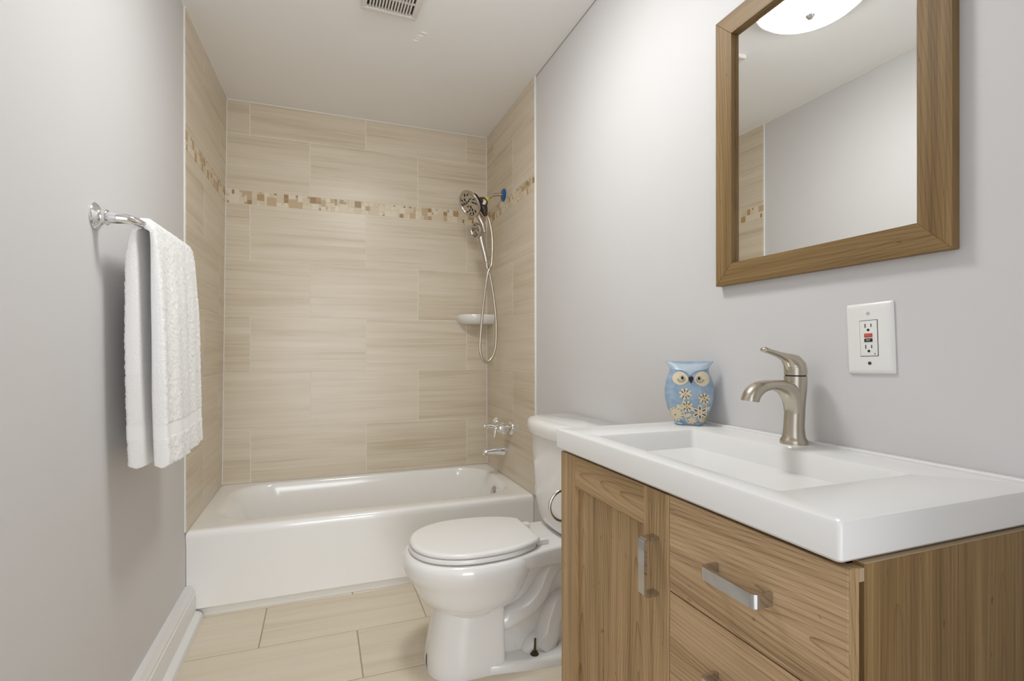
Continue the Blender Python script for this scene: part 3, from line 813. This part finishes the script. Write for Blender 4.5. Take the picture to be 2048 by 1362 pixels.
hp = [(FX+0.005, zb, 0.0225, 0.0225, 0), (FX+0.005, zb+0.008, 0.0225, 0.0225, 0), (FX+0.0035, zb+0.016, 0.0215, 0.0220, 0.15), (FX-0.0005, zb+0.025, 0.0200, 0.0205, 0.35), (FX-0.008, zb+0.033, 0.0185, 0.0180, 0.55), (FX-0.019, zb+0.040, 0.0160, 0.0150, 0.8)]
# handle: rises from a round base and bends into a slim upward lever
path = [(FX+0.005, zb), (FX+0.005, zb+0.010), (FX+0.0025, zb+0.020), (FX-0.006, zb+0.0295), (FX-0.023, zb+0.0375), (FX-0.042, zb+0.0435), (FX-0.064, zb+0.0495), (FX-0.083, zb+0.0545)]
nrm = [Vector((1, 0, 0)), Vector((1, 0, 0.05)), Vector((0.93, 0, 0.40)), Vector((0.72, 0, 0.72)), Vector((0.40, 0, 0.92)), Vector((0.33, 0, 0.94)), Vector((0.33, 0, 0.94)), Vector((0.30, 0, 0.95))]
rad = [(0.0225, 0.0225), (0.0225, 0.0225), (0.0215, 0.0218), (0.0185, 0.0185), (0.0098, 0.0135), (0.0066, 0.0105), (0.0056, 0.0096), (0.0056, 0.0094)]
rings = []
for i in range(len(path)-1):
    for k in range(4):
        u = k/4; us = u
        p = [lerp(path[i][j], path[i+1][j], us) for j in (0, 1)]
        n_ = nrm[i].lerp(nrm[i+1], us).normalized(); r_ = [lerp(rad[i][j], rad[i+1][j], us) for j in (0, 1)]
        rings.append([Vector((p[0], FY, CT+p[1]))+n_*r_[0]*math.cos(a)+Y*r_[1]*math.sin(a) for a in [2*math.pi*q/28 for q in range(28)]])
n_ = nrm[-1].normalized()
for f_, s_ in ((0, 1), (0.004, 0.75), (0.0055, 0.3)):
    rings.append([Vector((path[-1][0]-f_, FY, CT+path[-1][1]+f_*0.2))+n_*rad[-1][0]*s_*math.cos(a)+Y*rad[-1][1]*s_*math.sin(a) for a in [2*math.pi*q/28 for q in range(28)]])
loft(bm, rings)
link_mesh('lever', bm, M['nickel'], fa, 50)

# ------------------------------------------------------------------ mirror
mx, my0, my1, mz0, mz1 = 1.4842, -2.0395, -2.5829, 1.2469, 1.9436
fwid = 0.0548
mir = root('wall_mirror', (XW, (my0+my1)/2, mz0), 'rectangular wall mirror in a wide walnut frame above the vanity', 'mirror')
bm = bmesh.new()
xb = XW-0.0008
def mitred(p_out0, p_out1, p_in1, p_in0, al, ac):
    t_ = bmesh.new()
    a = [t_.verts.new(Vector((mx, *p))) for p in (p_out0, p_out1, p_in1, p_in0)]
    b = [t_.verts.new(Vector((xb, *p))) for p in (p_out0, p_out1, p_in1, p_in0)]
    t_.faces.new(a); t_.faces.new(b[::-1])
    for i in range(4):
        j = (i+1) % 4; t_.faces.new((a[i], b[i], b[j], a[j]))
    bmesh.ops.recalc_face_normals(t_, faces=t_.faces[:])
    bmesh.ops.bevel(t_, geom=[e for e in t_.edges], offset=0.0009, segments=1, affect='EDGES')
    merge(bm, t_, (al, ac, roff()))
O = [(my0, mz0), (my1, mz0), (my1, mz1), (my0, mz1)]
I = [(my0-fwid, mz0+fwid), (my1+fwid, mz0+fwid), (my1+fwid, mz1-fwid), (my0-fwid, mz1-fwid)]
for i in range(4):
    j = (i+1) % 4
    al, ac = (Y, Z) if i % 2 == 0 else (Z, Y)
    mitred(O[i], O[j], I[j], I[i], al, ac)
link_mesh('frame', bm, M['wood_frame'], mir, 30)
bm = bmesh.new()
gx = mx+0.0130
bw = 0.014
a = [bm.verts.new((gx+0.0016, y, z)) for y, z in ((my0-fwid+0.004, mz0+fwid-0.004), (my1+fwid-0.004, mz0+fwid-0.004), (my1+fwid-0.004, mz1-fwid+0.004), (my0-fwid+0.004, mz1-fwid+0.004))]
c = [bm.verts.new((gx+0.004, v.co.y, v.co.z)) for v in a]
b = [bm.verts.new((gx, y, z)) for y, z in ((my0-fwid-0.004, mz0+fwid+0.002), (my1+fwid+0.002, mz0+fwid+0.002), (my1+fwid+0.002, mz1-fwid-0.002), (my0-fwid-0.004, mz1-fwid-0.002))]
bm.faces.new(b)
for i in range(4):
    j = (i+1) % 4; bm.faces.new((a[i], a[j], b[j], b[i])); bm.faces.new((a[j], a[i], c[i], c[j]))
bm.faces.new(c)
link_mesh('glass', bm, M['mirror'], mir, 0)

# ------------------------------------------------------------------ outlet
oc = Vector((XW, -2.4352, 1.1010))
out = root('wall_outlet', oc, 'white ground fault outlet with red and black buttons above the counter', 'outlet')
ROT = Matrix.Translation(oc) @ Matrix.Rotation(math.radians(-2.0), 4, 'X')
def obox(name, boxes, mat, bev=0.0, parent=out):
    bm = bmesh.new()
    for y0, y1, zz0, zz1, d0, d1 in boxes: box(bm, -d1, -d0, y0, y1, zz0, zz1, bev, 2, rot=ROT)
    return as_parent(link_mesh(name, bm, mat, parent, 35))
bm = bmesh.new()
rings = []
for d, ins in ((0.0005, 0), (0.0025, 0), (0.0045, 0.0018), (0.0058, 0.0045), (0.0064, 0.009)):
    rings.append([ROT @ Vector((-d, y, z)) for z, y in [(p.x, p.y) for p in rrect(-0.069+ins, 0.069-ins, -0.0455+ins, 0.0455-ins, 0.003, 0, 3)]])
loft(bm, rings); link_mesh('wall_plate', bm, M['plate'], out, 25)
obox('gap', [(-0.0175, 0.0175, -0.0352, 0.0352, 0.0055, 0.0066)], M['dark'])
rec = obox('receptacle', [(-0.0165, 0.0165, -0.0342, 0.0342, 0.006, 0.0078)], M['plate'], 0.0007)
for s in (1, -1):
    cz = 0.0205*s+0.001
    obox('socket_slot', [(0.0048, 0.0066, cz-0.001, cz+0.0068, 0.0078, 0.0080), (-0.0066, -0.0048, cz, cz+0.0062, 0.0078, 0.0080)], M['dark'], 0, rec)
    bm = bmesh.new()
    t_ = bmesh.new(); lathe(t_, [(0.0026, 0), (0.0026, 0.0003)], (-0.0078, 0, cz-0.0055), (-1, 0, 0), 16)
    bmesh.ops.transform(t_, matrix=ROT, verts=t_.verts); merge(bm, t_)
    link_mesh('ground_hole', bm, M['dark'], rec)
obox('reset_button', [(-0.0076, 0.0076, 0.0018, 0.0092, 0.0078, 0.0090)], M['red'], 0.0006, rec)
obox('test_button', [(-0.0076, 0.0076, -0.0072, -0.0006, 0.0078, 0.0090)], M['black'], 0.0006, rec)
for word, zc, mt in (('RESET', 0.0055, 'red'), ('TEST', -0.0039, 'plate')):
    cu = bpy.data.curves.new('lettering', 'FONT'); cu.body = word; cu.size = 0.0042; cu.align_x = 'CENTER'; cu.align_y = 'CENTER'; cu.extrude = 0.0001
    tmp = bpy.data.objects.new('lettering', cu); COL.objects.link(tmp)
    dg = bpy.context.evaluated_depsgraph_get(); me = bpy.data.meshes.new_from_object(tmp.evaluated_get(dg))
    bpy.data.objects.remove(tmp)
    fm = ROT @ Matrix.Translation((-0.00905, 0, zc)) @ Matrix(((0, 0, -1, 0), (-1, 0, 0, 0), (0, 1, 0, 0), (0, 0, 0, 1)))
    me.transform(fm); me.materials.clear(); me.materials.append(M['plate'] if word == 'TEST' else M['owl_pale'])
    lo_ = bpy.data.objects.new('lettering', me); COL.objects.link(lo_); lo_.parent = rec; lo_.matrix_parent_inverse = Matrix.Identity(4)
    if word == 'RESET':
        me.materials.clear(); me.materials.append(M['red_letter'] if 'red_letter' in M else new_mat('red_letter', (0.75, 0.25, 0.22), 0.5))
for s in (1, -1):
    bm = bmesh.new(); t_ = bmesh.new()
    lathe(t_, [(0.0032, 0.0), (0.0030, 0.0012), (0.0012, 0.0016), (0, 0.0012)], (-0.0062, 0, 0.0485*s), (-1, 0, 0), 16)
    bmesh.ops.transform(t_, matrix=ROT, verts=t_.verts); merge(bm, t_)
    link_mesh('screw', bm, M['bolt'] if s < 0 else M['steel'], out)
bm = bmesh.new(); t_ = bmesh.new(); lathe(t_, [(0.0011, 0), (0.0011, 0.0003)], (-0.0078, -0.0115, -0.0305), (-1, 0, 0), 12)
bmesh.ops.transform(t_, matrix=ROT, verts=t_.verts); merge(bm, t_); link_mesh('indicator_lamp', bm, M['black'], rec)

# ------------------------------------------------------------------ owl
OC = Vector((1.4375, -1.990, CT))
owl = root('owl_figurine', OC, 'blue ceramic owl figurine with cream flowers standing on the sink top', 'figurine')
vd = (CAM-OC); ang = math.atan2(vd.y, vd.x)
of = Vector((math.cos(ang), math.sin(ang), 0)); ou = Vector((-of.y, of.x, 0))   # front, and its left side -> picture right is +ou? (checked below)
if ou.dot(rt) < 0: ou = -ou
AT = [(0, 0.034), (0.006, 0.038), (0.028, 0.0505), (0.05, 0.0585), (0.075, 0.0635), (0.098, 0.0638), (0.12, 0.0595), (0.138, 0.053), (0.148, 0.0495), (0.156, 0.0515), (0.163, 0.0560), (0.169, 0.0615), (0.171, 0.0640)]
BT = [(0, 0.022), (0.006, 0.026), (0.028, 0.034), (0.06, 0.040), (0.09, 0.040), (0.12, 0.037), (0.14, 0.032), (0.150, 0.028), (0.158, 0.021), (0.165, 0.013), (0.171, 0.006)]
def smooth_tab(tab):
    def f(x):
        e = 0.004
        return (interp(tab, max(x-e, tab[0][0]))+2*interp(tab, x)+interp(tab, min(x+e, tab[-1][0])))/4
    return f
fa_, fb_ = smooth_tab(AT), smooth_tab(BT)
def topdip(u, z):   # ears rise at the sides, brow sinks in the middle
    w = max(0, (z-0.145)/0.023)
    return -0.006*w*(1-min(1, abs(u)/0.058)**2.0)
def osurf(u, z, off=0.0):
    z = max(0.001, z)
    a, b = fa_(z), fb_(z)
    u = max(-0.985*a, min(0.985*a, u))
    q = min(1.0, abs(u)/a)
    v = b*(1-q**2.4)**(1/2.4)
    # slope for the outward direction
    e = 0.001
    return OC+ou*u+of*(v+off)+Z*(z+topdip(u, z))
bm = bmesh.new()
rings = []
zsamp = [0, 0.003]+[0.171*k/40 for k in range(1, 41)]
for z in zsamp:
    a, b = fa_(z), fb_(z)
    ring = []
    for k in range(64):
        t_ = 2*math.pi*k/64; c, s = math.cos(t_), math.sin(t_)
        u = a*math.copysign(abs(c)**(2/2.4), c); v = b*math.copysign(abs(s)**(2/2.4), s)
        ring.append(OC+ou*u+of*v+Z*(z+topdip(u, z)))
    rings.append(ring)
loft(bm, rings)
body = link_mesh('owl_body', bm, M['owl_blue'], owl, 60)
def decal(name, outlines, mat, off=0.0008, parent=owl, th=0.0008):
    bm = bmesh.new()
    for pts, cen in outlines:
        n = len(pts); K = 4; prev = None
        c = bm.verts.new(osurf(cen[0], cen[1], off))
        for k in range(1, K+1):
            ring = [bm.verts.new(osurf(lerp(cen[0], p[0], k/K), lerp(cen[1], p[1], k/K), off)) for p in pts]
            for i in range(n):
                j = (i+1) % n
                if prev is None: bm.faces.new((c, ring[i], ring[j]))
                else: bm.faces.new((prev[i], ring[i], ring[j], prev[j]))
            prev = ring
        base = [bm.verts.new(osurf(p[0], p[1], -0.0006)) for p in pts]
        for i in range(n):
            j = (i+1) % n; bm.faces.new((prev[i], base[i], base[j], prev[j]))
    return as_parent(link_mesh(name, bm, mat, parent, 45))
def OP(x, y):   # picture-crop measure of the owl -> (u, z)
    return ((x-590)/6600.0, (1283-y)/6640.0)
def blob(cx, cy, rx, ry, n=24, rot=0, pinch=None):
    pts = []
    for k in range(n):
        a = 2*math.pi*k/n; x, y = rx*math.cos(a), ry*math.sin(a)
        if pinch: y *= 1-pinch*max(0, x/rx)**1.5
        x, y = x*math.cos(rot)-y*math.sin(rot), x*math.sin(rot)+y*math.cos(rot)
        pts.append(OP(cx+x, cy+y))
    return pts, OP(cx, cy)
# brow: pale cap over the forehead
browpts = [OP(*p) for p in ((186, 150), (330, 150), (460, 150), (590, 150), (720, 150), (850, 150), (990, 150), (945, 228), (905, 270), (840, 285), (745, 300), (665, 340), (605, 395), (560, 345), (470, 300), (350, 285), (262, 278), (222, 232))]
decal('brow', [(browpts, OP(590, 290))], M['owl_pale'], 0.0022)
for name_, cx, cy, rx, ry, r_, pn in (('l', 445, 445, 135, 118, 0.15, 0.25), ('r', 805, 450, 125, 130, 2.9, 0.25)):
    e = decal('eye_patch', [blob(cx, cy, rx, ry, 28, r_, pn)], M['owl_cream'], 0.0016)
    px_, py_ = (480, 435) if name_ == 'l' else (755, 440)
    decal('pupil', [blob(px_, py_, 22, 26)], M['owl_black'], 0.0026, e)
    las = []
    for k in range(9):
        a = math.radians(15+k*19)
        r1, r2 = 50, 80
        c_ = (px_-15*(1 if name_ == 'l' else -1), py_+8)
        p1 = (c_[0]+r1*math.cos(a), c_[1]+r1*math.sin(a)); p2 = (c_[0]+r2*math.cos(a), c_[1]+r2*math.sin(a))
        nx, ny = -math.sin(a)*4.5, math.cos(a)*4.5
        las.append(([OP(p1[0]+nx, p1[1]+ny), OP(p2[0], p2[1]), OP(p1[0]-nx, p1[1]-ny)], OP((p1[0]+p2[0])/2, (p1[1]+p2[1])/2)))
    for k in range(10):
        a = 2*math.pi*k/10
        las.append(blob(px_+40*math.cos(a)-2, py_+40*math.sin(a), 6, 4, 6, a+1.57))
    decal('lashes', las, M['owl_black'], 0.0024, e)
bm = bmesh.new()
bk = [OP(x, y) for x, y in ((622, 405), (622, 420), (622, 450), (623, 490), (625, 528))]
wd = (0.003, 0.0062, 0.0062, 0.0042, 0.0006)
rings = []
for (u, z), w in zip(bk, wd):
    c = osurf(u, z); rings.append([c+ou*w*math.cos(a)+of*(w*0.9*math.sin(a)+0.001) for a in [2*math.pi*k/14 for k in range(14)]])
loft(bm, rings); link_mesh('beak', bm, M['owl_black'], owl, 60)
def flower(cx, cy, r, npet, rot=0.0, slits=True, pw=0.42):
    pet = [blob(cx+r*0.58*math.cos(rot+2*math.pi*k/npet), cy+r*0.58*math.sin(rot+2*math.pi*k/npet), r*0.46, r*pw*2.6/npet*1.7, 12, rot+2*math.pi*k/npet) for k in range(npet)]
    pet.append(blob(cx, cy, r*0.42, r*0.42, 14))
    f = decal('flower', pet, M['owl_cream'], 0.0015)
    if slits:
        sl = []
        for k in range(npet):
            a = rot+2*math.pi*(k+0.5)/npet if npet > 6 else rot+2*math.pi*k/npet
            if k % 4 == 3 and npet > 6: continue
            sl.append(blob(cx+r*0.55*math.cos(a), cy+r*0.55*math.sin(a), r*0.24, r*0.075, 8, a))
        sl.append(blob(cx, cy, 9, 9, 8))
        decal('carved_slit', sl, M['owl_black'], 0.0021, f)
flower(530, 715, 108, 8, 0.2); flower(840, 790, 98, 8, 0.1); flower(770, 1040, 140, 6, 0.5, True, 0.34); flower(555, 935, 105, 8, 0.3)
f = flower(365, 1085, 140, 13, 0.1, False); flower(640, 1190, 75, 6, 0.3, False); flower(880, 1125, 60, 7, 0.2); flower(800, 1195, 50, 6, 0.1, False)
decal('seed', [blob(357, 1097, 13, 10, 8, 0.6)], M['owl_black'], 0.0022)
def stem(pts):
    n = len(pts); L_, R_ = [], []
    for i, p in enumerate(pts):
        a, b = pts[max(i-1, 0)], pts[min(i+1, n-1)]
        d = Vector((b[0]-a[0], b[1]-a[1])).normalized()
        L_.append(OP(p[0]-d.y*9, p[1]+d.x*9)); R_.append(OP(p[0]+d.y*9, p[1]-d.x*9))
    return [([L_[i], L_[i+1], R_[i+1], R_[i]], ((L_[i][0]+R_[i+1][0])/2, (L_[i][1]+R_[i+1][1])/2)) for i in range(n-1)]
decal('stem', stem([(508, 790), (490, 860), (482, 930), (492, 1010), (515, 1090), (545, 1170), (580, 1255)]), M['owl_cream'], 0.0018)
decal('stem', stem([(858, 870), (875, 940), (878, 1010), (868, 1100), (845, 1180), (810, 1250)]), M['owl_cream'], 0.0018)
for x, y, a, b, r_ in ((430, 945, 55, 30, 0.7), (570, 1095, 65, 32, -0.4), (905, 970, 45, 26, -0.9), (640, 985, 60, 26, 0.3)):
    decal('leaf', [blob(x, y, a, b, 14, r_)], M['owl_cream'], 0.0014)
bm = bmesh.new()
for x in (450, 735):
    u, z = OP(x, 1262); c = osurf(u, 0.004)
    t_ = bmesh.new(); bmesh.ops.create_icosphere(t_, subdivisions=3, radius=1)
    for v in t_.verts: v.co = c+ou*v.co.x*0.010+of*(v.co.y*0.007+0.001)+Z*(v.co.z*0.0048+0.0012)
    merge(bm, t_)
link_mesh('feet', bm, M['owl_blue'], owl, 60)

# ------------------------------------------------------------------ towel bar and towel
tb = root('towel_bar', (XL, -1.622, 1.400), 'curved chrome towel bar on the grey wall, holding a towel', 'towel bar')
def flange(y, z):
    bm = bmesh.new()
    lathe(bm, [(0.0325, 0), (0.0335, 0.003), (0.0310, 0.006), (0.0285, 0.0075), (0.0250, 0.010), (0.0205, 0.0125), (0.0180, 0.017), (0.0175, 0.021), (0.0190, 0.0245), (0.0175, 0.028), (0.0145, 0.030)], (XL, y, z), (1, 0, 0), 40)
    link_mesh('wall_flange', bm, M['chrome'], tb, 40)
yn, zn, yf, zf = -1.622, 1.4015, -1.045, 1.409
flange(yn, zn); flange(yf, zf)
bm = bmesh.new()
bx = 0.080
pts = [(XL+0.025, yn, zn), (0.035, yn, zn), (0.055, yn+0.003, zn), (0.068, yn+0.011, zn-0.002), (0.077, yn+0.026, zn-0.004), (bx, yn+0.05, zn-0.004), (bx, -1.4, 1.402), (bx, -1.2, 1.407), (bx, yf-0.05, zf+0.002), (0.077, yf-0.026, zf), (0.068, yf-0.011, zf), (0.055, yf-0.003, zf), (0.035, yf, zf), (XL+0.025, yf, zf)]
rd = [0.0145, 0.0138, 0.0118, 0.0105, 0.0095, 0.0088, 0.0085, 0.0085, 0.0088, 0.0092, 0.0100, 0.0110, 0.0135, 0.0150]
tube(bm, pts, rd, 18, sub=5)
link_mesh('bar', bm, M['chrome'], tb, 60)

def towel():
    HZ = 1.4165; LEN = 0.640
    def cross(h):   # back outer, back inner, front inner, front outer at depth h (m) under the top
        bo = interp([(0, 0.072), (0.006, 0.064), (0.02, 0.058), (0.06, 0.046), (0.10, 0.038), (0.3, 0.034), (0.64, 0.036)], h)
        bi = interp([(0, 0.0785), (0.02, 0.070), (0.06, 0.066), (0.12, 0.068), (0.4, 0.073), (0.64, 0.080)], h)
        fi = interp([(0, 0.0815), (0.02, 0.091), (0.06, 0.093), (0.2, 0.092), (0.45, 0.094), (0.64, 0.100)], h)
        fo = interp([(0, 0.090), (0.006, 0.098), (0.02, 0.104), (0.06, 0.110), (0.2, 0.120), (0.45, 0.130), (0.64, 0.138)], h)
        return bo, bi, fi, fo
    n = 170
    hs = [LEN*(k/n) for k in range(n+1)]
    prof = []    # (x, h, side) closed loop
    for h in reversed(hs): prof.append((cross(h)[0], h, 'bo'))
    for h in hs: prof.append((cross(h)[3], h, 'fo'))
    fl = []
    for k in range(1, 10):   # front hem
        u = k/10; c = cross(LEN); fl.append((lerp(c[3], c[2], u), LEN+0.006*math.sin(math.pi*u), 'hem'))
    prof += fl
    hin = [h for h in hs if h > 0.0205][::-1]
    for h in hin: prof.append((cross(h)[2], h, 'fi'))
    hin2 = hin[::-1]
    for k in range(1, 6):
        u = k/6; a = math.pi*u; prof.append((0.0805+0.0105*math.cos(a), 0.0205-0.0105*math.sin(a), 'in'))
    for h in hin2: prof.append((cross(h)[1], h, 'bi'))
    for k in range(1, 10):
        u = k/10; c = cross(LEN); prof.append((lerp(c[1], c[0], u), LEN+0.006*math.sin(math.pi*u), 'hem'))
    bm = bmesh.new()
    tl = bm.verts.layers.float.new('terry')
    nt = 118
    rings = []
    NC = 7
    for j in range(-NC, nt+NC+1):
        cap = 0.0
        t_ = min(1, max(0, j/nt))
        if j < 0: cap = -j/NC
        if j > nt: cap = (j-nt)/NC
        shr = math.sqrt(max(0.0, 1-cap**2)) if cap < 1 else 0.0
        ring = []
        for x, h, side in prof:
            front = side in ('fo', 'fi')
            c = cross(min(h, LEN))
            mid = (c[2]+c[3])/2 if (front or (side == 'hem' and x > 0.09)) else (c[0]+c[1])/2
            if side == 'in': mid = 0.0805
            topw = max(0, 1-h/0.03)
            mid = lerp(mid, 0.0805, topw)
            xx = mid+(x-mid)*lerp(1, shr, 1.0)
            hh = h
            if cap: hh = h+(0.012*cap if h < 0.03 else 0)
            yn_ = interp([(0, -1.572), (0.1, -1.566), (0.4, -1.556), (0.64, -1.535)], h) if (not front and x < 0.088) else interp([(0, -1.572), (0.1, -1.566), (0.4, -1.560), (0.64, -1.545)], h)
            yf_ = interp([(0, -1.175), (0.3, -1.19), (0.64, -1.222)], h)
            yy = lerp(yn_, yf_, t_)+(-0.016*(1-math.sqrt(max(0, 1-(cap)**2))*1.0+0) if False else 0)
            ext = 0.016*math.sin(min(1, cap)*math.pi/2)
            yy += -ext if j < 0 else (ext if j > nt else 0)
            # soft folds
            amp = 0.0045*min(1, h/0.25)
            wob = amp*math.sin(yy*26+h*2.2)+amp*0.6*math.sin(yy*61+h*5+1.3)
            xx += wob*(1.0 if side in ('fo', 'fi') or x > 0.09 else 0.35)
            z = interp([(-1.572, 1.3975), (-1.4, 1.402), (-1.2, 1.407), (-1.0, 1.409)], yy)+0.0195-hh-0.004*math.sin(yy*19+2)*(h/LEN)
            terry = 0.0 if 0.533 < h < 0.572 else 1.0
            p = Vector((xx, yy, z))
            if side in ('fo', 'bo', 'hem'):
                nz = noise.noise(p*300)*0.0022+noise.noise(Vector((p.x*60, p.y*60, p.z*150)))*0.0018
                if terry: p.x += nz*shr
                else: p.x -= 0.0012*shr
            ring.append((p, terry))
        rings.append(ring)
    VV = []
    for ring in rings:
        row = []
        for p, tr in ring:
            v = bm.verts.new(p); v[tl] = tr; row.append(v)
        VV.append(row)
    m_ = len(VV[0])
    for a, b in zip(VV, VV[1:]):
        for i in range(m_):
            k = (i+1) % m_; bm.faces.new((a[i], a[k], b[k], b[i]))
    return bm
tag(link_mesh('bath_towel', towel(), M['terry'], None, 80), 'folded white terry towel hanging over the chrome bar', 'towel')

# ------------------------------------------------------------------ chrome ring on the vanity side
rg = root('paper_holder', (1.16, VY0, 0.663), 'chrome loop holder sticking out beside the vanity door, before the toilet tank', 'paper holder')
bm = bmesh.new()
yy = VY0+0.052; rr_ = 0.041; zc_ = 0.661; xa, xb_ = 1.112, 1.19
pts = [(xa-rr_*math.sin(math.pi*k/16), yy, zc_+rr_*math.cos(math.pi*k/16)) for k in range(17)]
pts = [(xb_, VY0+0.02, zc_+rr_), (xb_-0.01, yy-0.008, zc_+rr_), (xb_-0.03, yy, zc_+rr_)]+pts+[(xb_-0.02, yy, zc_-rr_), (xb_, yy, zc_-rr_)]
tube(bm, pts, 0.0042, 12)
link_mesh('loop', bm, M['steel'], rg, 60)
bm = bmesh.new(); lathe(bm, [(0.02, -0.0006), (0.02, 0.006), (0.014, 0.010), (0.010, 0.022), (0.006, 0.026)], (xb_, VY0, zc_+rr_), (0, 1, 0), 24)
link_mesh('mount', bm, M['steel'], rg)

# ------------------------------------------------------------------ ceiling fan grille
vx0, vx1, vy0, vy1 = 0.652, 0.868, -1.030, -1.292
fan = root('ceiling_vent', ((vx0+vx1)/2, (vy0+vy1)/2, ZC), 'white louvred exhaust fan cover on the ceiling', 'vent')
VR = Matrix.Translation(((vx0+vx1)/2, (vy0+vy1)/2, ZC)) @ Matrix.Rotation(math.radians(1.5), 4, 'Z') @ Matrix.Translation((-(vx0+vx1)/2, -(vy0+vy1)/2, -ZC))
bm = bmesh.new()
D = 0.018
e = 0.020
for a in ((vx0, vx1, vy0-e, vy0), (vx0, vx1, vy1, vy1+e), (vx0, vx0+e, vy1+e, vy0-e), (vx1-e, vx1, vy1+e, vy0-e)):
    box(bm, a[0], a[1], a[2], a[3], ZC-D, ZC-0.0005, 0.004, 2, rot=VR)
link_mesh('cover_frame', bm, M['vent'], fan, 35)
nsl = 15; pitch_ = (vx1-vx0-2*e)/nsl
for k in range(1, nsl):
    bm = bmesh.new()
    xx = vx0+e+pitch_*k
    box(bm, xx-pitch_*0.28, xx+pitch_*0.28, vy1+e-0.001, vy0-e+0.001, ZC-D+0.001, ZC-0.006, 0.0015, 2, rot=VR)
    link_mesh('louver', bm, M['vent'], fan, 35)
bm = bmesh.new()
for yy in ((vy0*0.66+vy1*0.34), (vy0*0.34+vy1*0.66)): box(bm, vx0+e, vx1-e, yy-0.003, yy+0.003, ZC-D+0.004, ZC-0.006, 0.001, 1, rot=VR)
link_mesh('cross_bar', bm, M['vent'], fan, 35)
bm = bmesh.new(); box(bm, vx0+e-0.002, vx1-e+0.002, vy1+e-0.002, vy0-e+0.002, ZC-0.005, ZC-0.001, rot=VR)
link_mesh('dark_opening', bm, M['dark'], fan, 0)

# ------------------------------------------------------------------ ceiling light (seen in the mirror)
LX, LY = 0.78, -1.725
cl_ = root('ceiling_light', (LX, LY, ZC), 'lit round dome ceiling light seen in the wall mirror', 'ceiling light')
bm = bmesh.new(); lathe(bm, [(0.186, 0), (0.192, 0.006), (0.192, 0.058), (0.186, 0.064), (0.176, 0.064)], (LX, LY, ZC-0.0005), (0, 0, -1), 56)
link_mesh('base_pan', bm, M['trim'], cl_)
bm = bmesh.new()
lathe(bm, [(0.160, 0.063), (0.174, 0.0645)]+[(0.174*math.cos(a), 0.065+0.048*math.sin(a)) for a in [math.pi/2*k/14 for k in range(1, 14)]]+[(0.0, 0.113)], (LX, LY, ZC), (0, 0, -1), 56)
link_mesh('glass_dome', bm, M['opal'], cl_, 60)
bm = bmesh.new(); lathe(bm, [(0.016, 0.109), (0.017, 0.115), (0.013, 0.120), (0.007, 0.127), (0, 0.129)], (LX, LY, ZC), (0, 0, -1), 20)
link_mesh('finial', bm, M['steel'], cl_)
